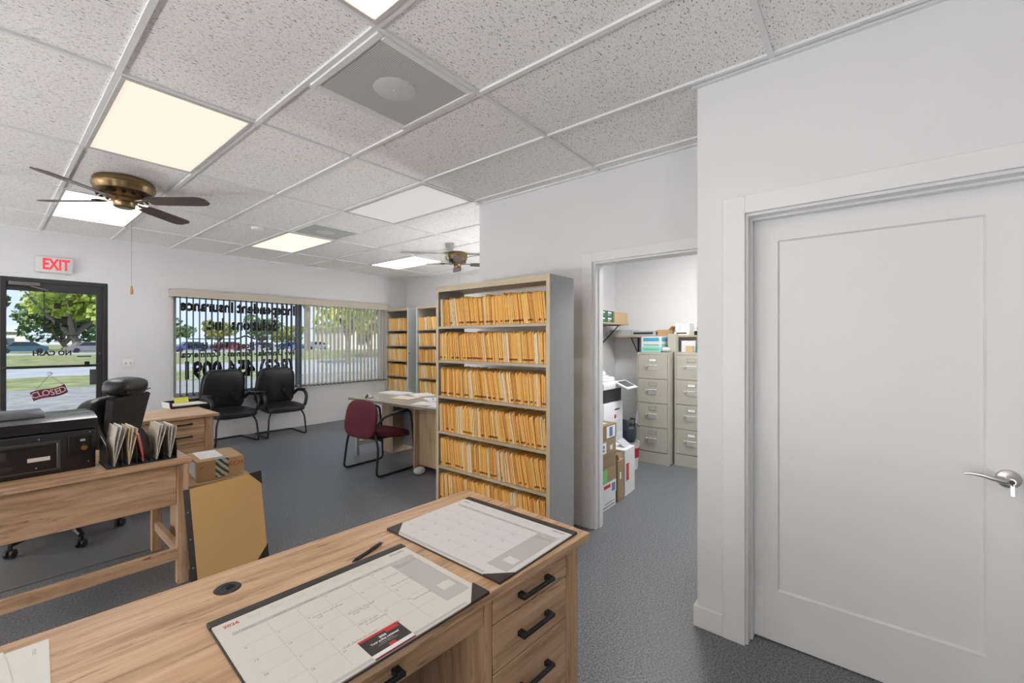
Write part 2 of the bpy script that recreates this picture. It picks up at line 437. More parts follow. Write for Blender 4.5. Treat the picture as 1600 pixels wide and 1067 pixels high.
# baseboards
bb, bt = .105, .016
b = MB(); b.box(RX - bt, RX, DY0 + .098, .65 + bt, 0, bb, .003); b.box(RX, MX - bt, .65, .65 + bt, 0, bb, .003)
struct('baseboard_right', b, TRIM)
b = MB(); b.box(MX - bt, MX, SY0 + .095, 2.80 + bt, 0, bb, .003); b.box(MX, 5.57, 2.80, 2.80 + bt, 0, bb, .003)
struct('baseboard_middle', b, TRIM)
b = MB(); b.box(DX1 + .01, 5.05, W - bt, W, 0, .15, .003)
struct('baseboard_front', b, TRIM)
b = MB(); b.box(5.59 - bt, 5.59, 2.82, W - .02, 0, bb, .003)
struct('baseboard_far_right', b, TRIM)
# white panelled door
b = MB()
b.box(RX - .018, RX, DY0, DY0 + .098, 0, DH + .085, .002); b.box(RX - .018, RX, DY1 - .098, DY1, 0, DH + .085, .002)
b.box(RX - .018, RX, DY1, DY0, DH, DH + .085, .002)
b.box(RX, RX + .135, DY0 - .010, DY0, 0, DH); b.box(RX, RX + .135, DY1, DY1 + .010, 0, DH); b.box(RX, RX + .135, DY1 + .01, DY0 - .01, DH - .012, DH)
b.box(RX + .055, RX + .098, DY0 - .019, DY0 - .010, 0, DH - .012); b.box(RX + .055, RX + .098, DY1 + .010, DY1 + .019, 0, DH - .012); b.box(RX + .055, RX + .098, DY1 + .019, DY0 - .019, DH - .022, DH - .012)
struct('trim_4', b, TRIM)
LX = RX + .100
d1 = thing('door_1', None, None, (LX, (DY0 + DY1) / 2, 0)); d1['kind'] = 'structure'
hw = (DY0 - DY1) / 2 - .012
lz0, lz1 = .006, DH - .014
b = MB(); fd = .035
b.box(0, fd, hw - .105, hw, lz0, lz1); b.box(0, fd, -hw, -hw + .105, lz0, lz1)
b.box(0, fd, -hw + .105, hw - .105, lz0, .249); b.box(0, fd, -hw + .105, hw - .105, 1.918, lz1)
b.box(.011, fd - .002, -hw + .105, hw - .105, .249, 1.918)
for (ya, yb, za, zb) in ((hw - .105, hw - .112, .249, 1.918), (-hw + .105, -hw + .112, .249, 1.918)):
    b.prism([(0.0, ya), (.011, yb), (.011, ya)], 2, za, zb)
b.prism([(0, .249), (.011, .249), (.011, .256)], 1, -hw + .105, hw - .105); b.prism([(0, 1.918), (.011, 1.918), (.011, 1.911)], 1, -hw + .105, hw - .105)
b.build('door_leaf', TRIM, d1)
hy, hz = -.392, .932
b = MB(); b.lathe([(.0, -.016), (.022, -.016), (.031, -.012), (.034, -.004), (.034, 0)], (0, hy, hz), 28, 0)
b.lathe([(.0, -.052), (.011, -.052), (.016, -.044), (.013, -.030), (.013, -.014)], (0, hy, hz), 20, 0)
b.tube([(-.046, hy + .0, hz), (-.050, hy + .02, hz - .001), (-.052, hy + .045, hz + .004), (-.050, hy + .075, hz + .011), (-.046, hy + .1, hz + .012), (-.040, hy + .118, hz + .007)], [.0105, .010, .0085, .0075, .006, .004], 10)
hd = b.build('handle', CHROME, d1)
b = MB(); b.cyl((-.058, hy, hz), (-.050, hy, hz), .0075); b.build('key_cylinder', BLACK_METAL, hd)
b = MB(); b.cyl((-.064, hy, hz - .012), (-.056, hy, hz - .008), .002, n=8); b.box(-.062, -.060, hy - .005, hy + .005, hz - .048, hz - .010); b.build('key', CHROME, hd)
# storage doorway casing and jamb
b = MB()
b.box(MX - .018, MX, SY0 + .005, SY0 + .092, 0, SH + .068, .002); b.box(MX - .018, MX, .652, SY1 - .005, 0, SH + .068, .002); b.box(MX - .018, MX, SY1 - .005, SY0 + .005, SH - .005, SH + .068, .002)
b.box(MX, MX + .12, SY0 - .018, SY0, 0, SH); b.box(MX, MX + .12, SY1, SY1 + .018, 0, SH); b.box(MX, MX + .12, SY1 + .018, SY0 - .018, SH - .018, SH)
b.box(MX + .045, MX + .09, SY0 - .028, SY0 - .018, 0, SH - .018)
b.box(MX + .025, MX + .095, SY0 - .021, SY0 - .018, .93, 1.00)
struct('trim_5', b, TRIM)

# ------------------------------------------------------------------ street door, lettering
d2 = thing('door_2', None, None, ((DX0 + DX1) / 2, W + .03, 0)); d2['kind'] = 'structure'
cx = (DX0 + DX1) / 2; hw2 = (DX1 - DX0) / 2
b = MB()
b.box(-hw2, -hw2 + .045, -.03, .075, 0, DZ1, .002); b.box(hw2 - .045, hw2, -.03, .075, 0, DZ1, .002); b.box(-hw2 + .045, hw2 - .045, -.03, .075, DZ1 - .05, DZ1, .002)
b.box(-hw2 + .045, hw2 - .045, -.03, .075, 0, .012)
b.build('frame', BLACK_FRAME, d2)
lx0, lx1 = -hw2 + .05, hw2 - .05
gx0, gx1 = .13 - cx, .882 - cx
b = MB()
b.box(lx0 - .004, gx0, -.01, .035, .012, DZ1 - .055, .002); b.box(gx1, lx1 + .004, -.01, .035, .012, DZ1 - .055, .002)
b.box(gx0, gx1, -.01, .035, 2.020, DZ1 - .055, .002); b.box(gx0, gx1, -.01, .035, .012, .30, .002)
lf = b.build('door_leaf', BLACK_FRAME, d2)
b = MB(); b.box(gx0, gx1, .008, .014, .30, 2.020); b.build('glass_pane', GLASS, d2, smooth=False)
b = MB(); b.box(gx0 - .01, gx1 + .03, -.065, -.030, 1.130, 1.158, .006, 2); b.box(gx0 - .02, gx0 + .02, -.04, -.005, 1.132, 1.156); b.box(gx1 + .0, gx1 + .05, -.062, -.005, 1.125, 1.162, .004)
pb = b.build('push_bar', BLACK_METAL, d2)
b = MB(); b.box(gx1 - .11, gx1 - .065, -.060, -.030, 1.156, 1.195, .004); b.build('latch_knob', BLACK_METAL, pb)
b = MB(); b.box(gx1 - .055, gx1 + .02, .012, .05, .90, 1.09, .004); b.build('pull_handle', plain('grey_pull', (.12, .12, .13), .4), d2)
b = MB(); b.box(-hw2 + .06, -hw2 + .30, -.075, -.03, 2.075, 2.115, .004); b.tube([(-hw2 + .22, -.08, 2.07), (-hw2 + .34, -.12, 2.035), (-hw2 + .36, -.03, 2.03)], .006, 6)
b.build('door_closer', plain('grey_closer', (.13, .125, .12), .35), d2)
b = MB(); b.lathe([(0, -.008), (.012, -.008), (.014, 0)], (gx1 + .03, -.012, 1.29), 14, 1); b.build('lock_cylinder', plain('dull_bronze', (.12, .10, .09), .4, metal=.8), d2)
OUT = (R(90), 0, R(180)); INW = (R(90), 0, 0)
ly = .016
def dtext(body, size, wx, wz, bold=.0, xs=1.0, shear=0): return text('lettering', body, size, (wx - cx, ly, wz), OUT, INK, d2, bold=bold, xs=xs, shear=shear)
dtext('NO CASH', .078, .508, 1.298, .003, .92)
dtext('Independent Insurance Solutions, Inc.', .035, .505, 1.513, .0006, .84)
dtext('Monday - Friday', .033, .50, 1.472, .0006); dtext('9:00am - 4:30pm', .033, .50, 1.440, .0006)
def slab_i(b, x, z0, z1, w, sw, sh): 
    b.box(x - w / 2, x + w / 2, ly, ly + .001, z0, z1); b.box(x - sw / 2, x + sw / 2, ly, ly + .001, z0, z0 + sh); b.box(x - sw / 2, x + sw / 2, ly, ly + .001, z1 - sh, z1)
b = MB(); slab_i(b, .610 - cx, 1.615, 1.735, .045, .072, .010); slab_i(b, .548 - cx, 1.592, 1.710, .042, .062, .010)
b.build('lettering', INK, d2)
text('lettering', 'S', .175, (.470 - cx, ly, 1.63), OUT, INK, d2, bold=.004, xs=.95)
b = MB(); b.box(.520 - cx, .578 - cx, ly, ly + .001, 1.828, 1.895); b.build('decal', INK, d2)
b = MB(); b.tube([(.438 - cx, .004, 2.02), (.440 - cx, .004, 1.86), (.441 - cx, .004, 1.73)], .004, 6); b.cushion((.441 - cx, .002, 1.715), (.034, .03, .04), pw=2.2, n=12)
b.build('alarm_cord', BLACK_METAL, d2)
b = MB(); b.box(.715 - cx, .84 - cx, ly, ly + .001, 1.248, 1.262); b.build('decal', plain('charcoal_decal', (.05, .05, .06), .5), d2)
# closed sign hung on the glass
t = thing('closed_sign', 'maroon wavy CLOSED sign hanging tilted on the glass street door', 'sign', (.483, W + .026, .835), 0)
def wav(u): return .012 * math.sin(u * 2 * math.pi * .95 + .4)
b = MB(); k = 18
for i in range(k):
    u0, u1 = i / k, (i + 1) / k
    x0, x1 = -.145 + .29 * u0, -.145 + .29 * u1
    b.prism([(x0, -.052 + wav(u0)), (x1, -.052 + wav(u1)), (x1, .052 + wav(u1)), (x0, .052 + wav(u0))], 1, -.003, .003)
MAROON = plain('maroon_board', (.115, .012, .025), .5)
bd = b.build('board', MAROON, t, rot=(0, R(-17), 0))
PINK = plain('pale_pink_ink', (.62, .45, .50), .6)
for i, ch in enumerate('CLOSED'):
    u = (.085, .245, .405, .575, .715, .88)[i]
    text('letter', ch, .098, (-.145 + .29 * u, -.0036, wav(u) + .001), INW, PINK, bd, bold=.0012, xs=.86)
b = MB(); b.tube([(-.125, 0, .015), (.0, 0, .205), (.112, 0, .09)], .0022, 6); b.build('cord', plain('grey_cord', (.09, .09, .09), .6), t)
b = MB(); b.lathe([(.0, -.006), (.012, -.006), (.024, .002), (.024, .006)], (0, -.008, .225), 18, 1); b.tube([(0, -.006, .222), (0, -.016, .212), (0, -.014, .202), (0, -.006, .206)], .0025, 6)
b.build('suction_cup', plain('clear_rubber', (.72, .74, .75), .25), t)

# ------------------------------------------------------------------ window, vertical blinds, lettering
w1 = thing('window_1', None, None, (0, W, 0)); w1['kind'] = 'structure'
b = MB(); f = .045
MULL = 3.40
b.box(WX0, WX0 + f, .06, .12, WZ0, WZ1); b.box(WX1 - f, WX1, .06, .12, WZ0, WZ1); b.box(WX0 + f, WX1 - f, .06, .12, WZ0, WZ0 + f); b.box(WX0 + f, WX1 - f, .06, .12, WZ1 - f, WZ1)
b.build('window_frame', TRIM, w1)
b = MB(); b.box(MULL - .035, MULL + .035, .045, .125, WZ0 + f, WZ1 - f); b.build('mullion', plain('steel_blue_frame', (.20, .235, .29), .4), w1)
b = MB(); b.box(WX0 + f, MULL - .035, .085, .091, WZ0 + f, WZ1 - f); b.box(MULL + .035, WX1 - f, .085, .091, WZ0 + f, WZ1 - f); b.build('glass_pane', GLASS, w1, smooth=False)
b = MB(); b.box(WX0 - .01, WX1 + .01, -.012, .06, WZ0 - .022, WZ0, .003); b.build('window_sill', TRIM, w1)
def wtext(body, size, wx, wz, width, bold=.004):
    o = text('lettering', body, size, (wx, .094, wz), OUT, INK, w1, bold=bold)
    bpy.context.view_layer.update()
    if o.dimensions.x > .01: o.scale = (width / o.dimensions.x, 1, 1)
    return o
wtext('Independent Insurance', .215, 2.545, 1.950, 1.60, .011)
wtext('Solutions, Inc.', .235, 2.55, 1.690, 1.00, .011)
wtext('Auto - Boat - Flood - Mobile Home', .125, 2.555, 1.375, 1.46, .005)
wtext('Rv - Umbrella - Business - Commercial', .125, 2.54, 1.248, 1.58, .005)
wtext('(863) 454-0091', .33, 2.54, 1.010, 1.50, .016)
b = MB(); b.box(1.84, 2.45, .093, .0945, 1.470, 1.482); b.box(2.70, 3.30, .093, .0945, 1.470, 1.482)
pts = [(2.44, 1.476), (2.5, 1.49), (2.56, 1.52), (2.60, 1.525), (2.66, 1.50), (2.72, 1.478)]
for (x0, z0), (x1, z1) in zip(pts, pts[1:]): b.prism([(x0, z0 - .012), (x1, z1 - .012), (x1, z1 + .012), (x0, z0 + .012)], 1, .093, .0945)
b.build('lettering', INK, w1)
bl = thing('vertical_blinds', 'beige vertical blinds with a long valance hanging across the wide street window', 'blinds', (0, W - .075, 0))
VAL = plain('beige_valance', (.56, .50, .41), .55)
b = MB(); b.box(1.60, 5.09, -.045, -.037, 2.055, 2.155, .002); b.box(1.60, 1.608, -.037, .075, 2.055, 2.155); b.box(1.60, 5.09, -.037, .075, 2.148, 2.155)
b.build('valance', VAL, bl)
b = MB(); b.box(1.63, 5.04, -.015, .025, 2.105, 2.135); b.build('headrail', WHITE_PL, bl)
VANE = plain('cream_vane_vinyl', (.95, .92, .84), .5, trans=.75); VANE_SHADE = plain('shade_dark_vane_vinyl', (.10, .105, .10), .5)  # left vanes darkened in colour to stand in for backlit shade
n_v = 45; VP = {}
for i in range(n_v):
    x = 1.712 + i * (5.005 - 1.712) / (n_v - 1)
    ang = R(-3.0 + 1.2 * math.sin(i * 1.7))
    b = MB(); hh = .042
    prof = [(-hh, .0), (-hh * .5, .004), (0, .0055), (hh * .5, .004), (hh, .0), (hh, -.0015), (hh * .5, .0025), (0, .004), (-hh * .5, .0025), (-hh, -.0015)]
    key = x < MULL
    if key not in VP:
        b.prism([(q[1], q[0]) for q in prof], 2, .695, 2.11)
        v = VP[key] = b.build('vane', VANE_SHADE if key else VANE, bl)
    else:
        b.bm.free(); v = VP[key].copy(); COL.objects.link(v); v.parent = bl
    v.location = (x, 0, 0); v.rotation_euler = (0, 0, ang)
b = MB()
for i in range(n_v):
    x = 1.712 + i * (5.005 - 1.712) / (n_v - 1)
    b.box(x - .004, x + .012, -.046, .046, .680, .695)
b.build('bottom_weights', plain('dark_weight', (.03, .03, .035), .6), bl)

# ------------------------------------------------------------------ ceiling fixtures
def fixture(i, j, col, st, label, unseen=False):
    cxx, cyy = gx(i) + GS / 2, gy(j) + GS
    o = thing('ceiling_light', label, 'light', (cxx, cyy, H), 0, 'ceiling light panels')
    a, c, fw = GS / 2 - tw, GS - tw, .022
    b = MB()
    for s in (-1, 1):
        b.box(min(s * a, s * (a - fw)), max(s * a, s * (a - fw)), -c, c, -.004, .010, .002)
        b.box(-a + fw, a - fw, min(s * c, s * (c - fw)), max(s * c, s * (c - fw)), -.004, .010, .002)
    b.build('frame', plain('fixture_frame_paint', (.55, .53, .50), .45), o)
    b = MB(); b.box(-a + fw, a - fw, -c + fw, c - fw, .002, .008)
    b.build('diffuser', emit('lit_diffuser', col, st), o, smooth=False)
    return o
for fx in FIXTURES: fixture(*fx)
# storage room ceiling light
o = thing('ceiling_light', 'white ceiling light panel inside the storage room', 'light', (4.15, 1.0, H), 0, 'ceiling light panels')
b = MB(); b.box(-.30, .30, -.60, .60, -.02, .011, .003); b.build('frame', plain('fixture_frame_paint', (.55, .53, .50), .45), o)
b = MB(); b.box(-.28, .28, -.58, .58, -.026, -.020); b.build('diffuser', emit('storage_diffuser', (1, .985, .97), 24.0), o, smooth=False)
# perforated air vents
def vent_mat():
    m, n, l, bs = newmat('perforated_vent')
    tc = n.new('ShaderNodeTexCoord'); vo = n.new('ShaderNodeTexVoronoi'); vo.inputs['Scale'].default_value = 105; vo.inputs['Randomness'].default_value = 0.0
    l.new(tc.outputs['Object'], vo.inputs['Vector'])
    r = n.new('ShaderNodeValToRGB'); r.color_ramp.elements[0].position = .28; r.color_ramp.elements[0].color = (.22, .23, .215, 1); r.color_ramp.elements[1].position = .42; r.color_ramp.elements[1].color = (.62, .63, .60, 1)
    l.new(vo.outputs['Distance'], r.inputs[0]); l.new(r.outputs[0], bs.inputs['Base Color']); bs.inputs['Roughness'].default_value = .5
    return m
VENT = vent_mat()
def vent(i, j, label):
    o = thing('air_vent', label, 'vent', (gx(i) + GS / 2, gy(j) + GS / 2, H), 0, 'ceiling air vents')
    a = GS / 2 - tw; b = MB(); fw = .035
    for s in (-1, 1):
        b.box(min(s * a, s * (a - fw)), max(s * a, s * (a - fw)), -a, a, -.006, .011, .004); b.box(-a + fw, a - fw, min(s * a, s * (a - fw)), max(s * a, s * (a - fw)), -.006, .011, .004)
    b.build('frame', TBAR, o)
    b = MB(); b.box(-a + fw, a - fw, -a + fw, a - fw, -.001, .006); b.build('perforated_panel', VENT, o)
    b = MB(); b.lathe([(.0, -.006), (.012, -.007), (.095, -.004), (.105, -.001)], (0, 0, 0), 32); b.lathe([(0, -.011), (.006, -.0105), (.009, -.006)], (0, 0, 0), 12)
    b.build('damper_disc', plain('vent_disc', (.62, .63, .61), .5), o)
    return o
vent(1, 0, 'large perforated square air vent in the ceiling beside the frontmost light panel')
vent(3, 5, 'small-looking perforated air vent in the ceiling beside the yellowish light panel')
b = MB(); b.lathe([(.0, -.035), (.035, -.034), (.055, -.022), (.062, -.004), (.062, .008)], (0, 0, 0), 24)
tag(b.build('smoke_detector', WHITE_PL, loc=(1.945, 5.30, H)), 'round white smoke detector on the ceiling left of the yellowish light panel', 'smoke detector')

# ------------------------------------------------------------------ ceiling fans
def fan(loc, rz, label, hs_=1.0):
    o = thing('ceiling_fan', label, 'ceiling fan', loc, rz, 'brass ceiling fans')
    b = MB(); b.lathe([(.115, .008), (.135, .004), (.142, -.012), (.140, -.030), (.146, -.036), (.144, -.052), (.140, -.060), (.136, -.085), (.118, -.105), (.094, -.120), (.080, -.128), (.0, -.130)], (0, 0, 0), 40)
    hs = b.build('motor_housing', BRASS, o); hs.scale = (hs_, hs_, 1.10)
    b = MB()
    for k in range(18):
        a = 2 * math.pi * k / 18
        M = Matrix.Rotation(a, 4, 'Z') @ Matrix.Translation((.112, 0, -.107)) @ Matrix.Rotation(R(42), 4, 'Y')
        b.box(-.018, .018, -.008, .008, -.003, .003, 0, 1, M)
    b.build('cooling_slots', BLACK_METAL, hs)
    b = MB(); b.lathe([(.0, -.205), (.030, -.204), (.041, -.196), (.043, -.165), (.050, -.155), (.050, -.128), (.0, -.126)], (0, 0, 0), 28); sw = b.build('switch_housing', BRASS, o); sw.scale = (1.2 * hs_, 1.2 * hs_, 1.06)
    for k in range(4):
        a = math.pi / 2 * k
        M = Matrix.Rotation(a, 4, 'Z')
        ob = MB()
        ob.tube([(.045, 0, -.145), (.085, .0, -.155), (.13, 0, -.150), (.165, 0, -.150)], [.008, .007, .007, .006], 8)
        ob.cushion((.20, 0, -.152), (.10, .075, .010), pw=3, n=16)
        br = ob.build('blade_iron', BRASS, o, rot=(0, 0, a))
        pl = MB()
        out = [(.0, -.045), (.02, -.056), (.12, -.062), (.40, -.068), (.445, -.060), (.475, -.030), (.475, .030), (.445, .060), (.40, .068), (.12, .062), (.02, .056), (.0, .045)]
        pl.prism(out, 2, -.003, .003)
        bl_ = pl.build('blade', WALNUT, o, loc=(.185 * math.cos(a), .185 * math.sin(a), -.160), rot=(R(-13), 0, a))
        bl_.rotation_mode = 'XYZ'
        bl_.matrix_local = Matrix.Translation((.185 * math.cos(a), .185 * math.sin(a), -.158)) @ Matrix.Rotation(a, 4, 'Z') @ Matrix.Rotation(R(-12), 4, 'X')
    return o
f1 = fan((.708, 4.587, H), R(40), 'near brass hugger ceiling fan with four walnut blades and a long pull chain', 1.36)
b = MB(); b.cyl((.030, -.03, -.20), (.030, -.03, -.83), .0016, n=6); ch = b.build('pull_chain', plain('steel_chain', (.35, .33, .30), .35, metal=1), f1)
b = MB(); b.lathe([(.0, -.905), (.007, -.903), (.012, -.885), (.009, -.85), (.004, -.832), (.0, -.83)], (.030, -.03, 0), 14); b.build('chain_bob', plain('honey_wood_bob', (.50, .30, .13), .4), ch)
f2 = fan((4.365, 4.587, H), R(47), 'far brass ceiling fan, partly cut off by the white wall corner')
b = MB(); b.cyl((.02, -.02, -.20), (.02, -.02, -.80), .0014, n=6); b.build('pull_chain', plain('steel_chain', (.35, .33, .30), .35, metal=1), f2)

# ------------------------------------------------------------------ wall items
t = thing('exit_sign', 'white EXIT sign with red letters on the wall above the glass street door', 'sign', (.520, W, 2.335))
b = MB(); b.box(-.150, .150, -.045, 0, -.09, .09, .006, 2); b.build('housing', plain('sign_white', (.70, .69, .67), .5), t)
RED_E = emit('lit_red_letters', (1, .05, .08), .42); RED_E.node_tree.nodes['Principled BSDF'].inputs['Base Color'].default_value = (.6, .03, .05, 1)
text('letters', 'EXIT', .175, (.012, -.0462, 0), INW, RED_E, t, bold=.006, xs=.62)
t = thing('light_switch', 'white double switch plate on the wall between street door and window', 'switch', (1.178, W, 1.155))
b = MB(); b.box(-.058, .058, -.007, 0, -.058, .058, .003, 2); b.build('cover_plate', WHITE_PL, t)
for s in (-.023, .023):
    b = MB(); b.cbox((s, -.012, .002), (.010, .014, .024), (R(20), 0, 0), .002); b.build('toggle', plain('grey_toggle', (.40, .39, .38), .4), t)

# ------------------------------------------------------------------ executive desks (one model, two of them)
DL, DD, DHT = 1.66, .675, .74
def bar_handle(parent, x, y, z, w=.155):
    b = MB(); b.box(x - w / 2, x + w / 2, y - .032, y - .020, z - .006, z + .006, .002)
    for s in (-1, 1): b.box(x + s * (w / 2 - .012) - .010, x + s * (w / 2 - .012) + .010, y - .028, y, z - .008, z + .008, .002)
    return b.build('handle', BLACK_METAL, parent)
def exec_desk(label, loc, rz):
    o = thing('executive_desk', label, 'desk', loc, rz, 'oak executive desks')
    x1, y0 = DL / 2, -DD / 2
    b = MB(); b.box(-x1, x1, y0, -y0, DHT - .028, DHT, .002); b.build('desktop', OAK_X, o)
    fy = y0 + .025
    zt = DHT - .028
    for s in (1, -1):
        p0, p1 = (x1 - .505, x1 - .085) if s == 1 else (-x1 + .085, -x1 + .505)
        nm = 'pedestal'
        b = MB()
        b.box(p0, p0 + .028, fy + .001, -y0 - .03, .0, zt, .002); b.box(p1 - .028 if s == 1 else p1 - .028, p1, fy + .001, -y0 - .03, 0, zt, .002)
        b.box(p0 + .028, p1 - .028, -y0 - .05, -y0 - .03, .03, zt); b.box(p0 + .028, p1 - .028, fy + .03, -y0 - .05, .10, .12)
        ext = (p1, p1 + .045) if s == 1 else (p0 - .045, p0)
        b.box(ext[0], ext[1], fy + .001, fy + .05, 0, zt, .002); b.box(ext[0], ext[1], -y0 - .08, -y0 - .03, 0, zt, .002)
        b.box(ext[0] + .008, ext[1] - .012, fy + .05, -y0 - .08, .08, zt)
        pd = b.build(nm, OAK_Z, o)
        for (z0, z1) in ((.619, .706), (.475, .615), (.155, .471)):
            b = MB(); b.box(p0 + .031, p1 - .031, fy, fy + .02, z0, z1, .002); b.box(p0 + .04, p1 - .04, fy + .02, fy + .30, z0 + .02, z1 - .02)
            dr = b.build('drawer', OAK_X, o)
            bar_handle(dr, (p0 + p1) / 2, fy, (z0 + z1) / 2 if z1 - z0 < .2 else z1 - .09)
    b = MB(); b.box(-x1 + .508, x1 - .508, fy + .004, fy + .024, .632, .708, .002); b.box(-x1 + .53, x1 - .53, fy + .024, fy + .40, .645, .70)
    dr = b.build('keyboard_drawer', OAK_X, o)
    bar_handle(dr, -.03, fy + .004, .670); 
    b = MB(); b.box(-x1 + .505, x1 - .505, -y0 - .06, -y0 - .04, .10, zt); b.build('modesty_panel', OAK_X, o)
    b = MB(); b.lathe([(.0, .0015), (.014, .0015), (.016, .0035), (.030, .003), (.034, 0)], (-.17, -y0 - .115, DHT), 28); g = b.build('grommet', BLACK_PLASTIC, o)
    b = MB(); b.lathe([(.0, .0042), (.011, .004), (.013, .0015)], (-.163, -y0 - .118, DHT), 18); b.build('cable_hole', plain('grommet_hole', (.002, .002, .002), .9), g)
    return o
a35 = R(-3.5)
def from_corner(nx, ny, rz):     # near right corner of the top to centre of the desk
    v = Matrix.Rotation(rz, 2) @ Vector((-DL / 2, DD / 2)); return (nx + v.x, ny + v.y, 0)
DC = from_corner(1.398, .772, a35)
desk1 = exec_desk('long oak desk in the foreground carrying two open desk calendars', DC, a35)
desk2 = exec_desk('oak desk by the guest chairs with a letter tray on it', from_corner(1.455, 4.885, R(1)), R(1))

# ------------------------------------------------------------------ desk calendars
PAGE = plain('calendar_page', (.71, .67, .62), .75); PAGE2 = plain('calendar_page_cool', (.70, .68, .67), .75)
def calendar(loc, rz, label, page, ad):
    o = thing('desk_calendar', label, 'calendar', loc, rz, 'desk calendars')
    w, h = .556, .424   # half-sized about the centre
    x0, x1, y0, y1 = -w / 2, w / 2, -h / 2, h / 2
    b = MB(); b.box(x0, x1, y0, y1, 0, .003); b.build('backing_board', DARK_VINYL, o)
    b = MB(); c = .062
    b.prism([(x0 + .004, y0 + .004 + (0 if ad else c)), (x0 + .004, y1 - .026), (x1 - .004, y1 - .026), (x1 - .004, y0 + .004 + c), (x1 - .004 - c, y0 + .004), (x0 + .004 + (0 if ad else c), y0 + .004)], 2, .003, .0065)
    b.build('page', page, o)
    b = MB(); b.box(x0, x1, y1 - .028, y1, .003, .0085, .001); b.build('top_holder', DARK_VINYL, o)
    for s in ((1,) if ad else (1, -1)):
        b = MB(); b.prism([(s * x1, y0), (s * (x1 - c - .006), y0), (s * x1, y0 + c + .006)], 2, .003, .0085); b.build('corner_holder', DARK_VINYL, o)
    z = .0066
    gx0, gx1_, gtop, gbot = x0 + .030, x1 - .105, y1 - .098, y0 + .030
    b = MB(); b.box(gx0, x1 - .020, gtop, gtop + .013, z - .0004, z); b.box(gx1_, x1 - .022, y0 + .055, gtop, z - .0004, z)
    b.box(x0 + .06, x1 - .075, y0 + .008, y0 + .018, z - .0004, z)
    b.build('printed_bands', BAND_INK, o)
    lw = .0004; b = MB()
    for i in range(1, 6): x = gx0 + (gx1_ - gx0) * i / 6; b.box(x - lw, x + lw, gbot, gtop, z - .0004, z)
    for i in range(1, 6): y = gbot + (gtop - gbot) * i / 5; b.box(gx0, gx1_, y - lw, y + lw, z - .0004, z)
    b.build('grid_lines', PALE_INK, o)
    flat = (0, 0, 0); tz = z + .0001
    cw, rh = (gx1_ - gx0) / 6, (gtop - gbot) / 5
    rows = [(3, 1), (10, 1), (17, 1), (24, 1)] if ad else [(5, 0), (12, 0), (19, 0), (26, 0)]
    day = -2
    for r_ in range(5):
        for c_ in range(6):
            day = r_ * 7 + c_ - 1
            if day < 1 or day > 31: continue
            text('numeral', str(day), .0095, (gx0 + cw * c_ + .004, gtop - rh * r_ - .004, tz), flat, GREY_INK, o, align='LEFT', valign='TOP', ext=.00005)
    for c_, dn in enumerate(('Monday', 'Tuesday', 'Wednesday', 'Thursday', 'Friday', 'Sat / Sun')):
        text('weekday', dn, .0085, (gx0 + cw * (c_ + .5), gtop + .0065, tz + .0001), flat, GREY_INK, o, ext=.00005)
    text('heading', 'JANUARY' if ad else 'FEBRUARY', .012, (x1 - .022, y1 - .046, tz), flat, INK, o, align='RIGHT', ext=.00005)
    text('year', '2026', .017, (x0 + .022, y1 - .050, tz), flat, RED_INK if ad else GREY_INK, o, align='LEFT', ext=.00005, bold=.0004)
    for k in range(7):   # the strip of little months
        bx = x0 + .075 + k * .055
        text('small_month', 'Month of\n1 2 3 4 5 6 7\n8 9 10 11 12\n15 16 17 18'.replace('Month of', ('Jan', 'Feb', 'Mar', 'Apr', 'May', 'Jun', 'Jul')[k]), .0052, (bx, y1 - .050, tz), flat, PALE_INK, o, align='LEFT', ext=.00003)
    text('notes', 'Notes\nHolidays and dates to keep\nthis month, see list below\nfor office closings', .0065, (gx1_ + .006, gtop - .008, tz + .0001), flat, GREY_INK, o, align='LEFT', valign='TOP', ext=.00003)
    b = MB(); b.box(x1 - .078, x1 - .034, y0 + .10, y0 + .135, z - .0002, z + .0002); b.build('printed_box', page, o)
    if ad:
        def hand(s, c_, r_, dx=.01, dy=.02): text('handwriting', s, .0105, (gx0 + cw * c_ + dx, gtop - rh * r_ - dy, tz), flat, GREY_INK, o, align='LEFT', ext=.00005, shear=.25)
        hand('Cindy out all week\n   call', 2, 1); hand('Training seminar\n  9:00 - 2:00', 3, 1.9); hand('Call all tbd\n  in conference', 3, 2.9); hand('Pay premium', 5, .5); hand('Review all 4 files', 5, 1.35); hand('Team meeting', 5, 3)
        hand('Call claims re: prem', 2, 3.6)
        a = bpy.data.objects.new('advertisement', None); COL.objects.link(a); a.parent = o; a.location = (-.015, -.160, z); a.scale = (.85, .88, 1); a.rotation_euler = (0, 0, 0)
        b = MB(); b.box(-.062, .062, -.036, .036, 0, .0004); b.build('dark_panel', plain('charcoal_print', (.035, .030, .030), .5), a)
        b = MB(); b.box(-.062, .062, .027, .036, .0004, .0007); b.box(.015, .055, .016, .027, .0004, .0007); b.box(-.006, .014, -.036, -.024, .0004, .0007); b.build('red_bar', RED_INK, a)
        b = MB(); b.box(-.062, .062, -.050, -.036, 0, .0005); b.build('white_strip', PAPER, a)
        b = MB(); b.box(-.062, .062, -.0555, -.050, 0, .0006); b.build('maroon_bar', plain('maroon_print', (.20, .012, .02), .6), a)
        text('advert_words', '2026', .011, (0, .013, .0006), flat, PAPER, a, bold=.0005, ext=.00005)
        text('advert_words', 'Your policy reviewed', .010, (0, .001, .0006), flat, PAPER, a, bold=.0004, ext=.00005, xs=.98)
        text('advert_words', 'call the office to\nmake your appointment', .006, (0, -.011, .0006), flat, BAND_INK, a, ext=.00005)
    return o
cal1 = calendar((.612, 1.022, DHT + .0003), R(-2.4), 'open desk calendar nearest the camera with a red and black advert printed on it', PAGE, True)
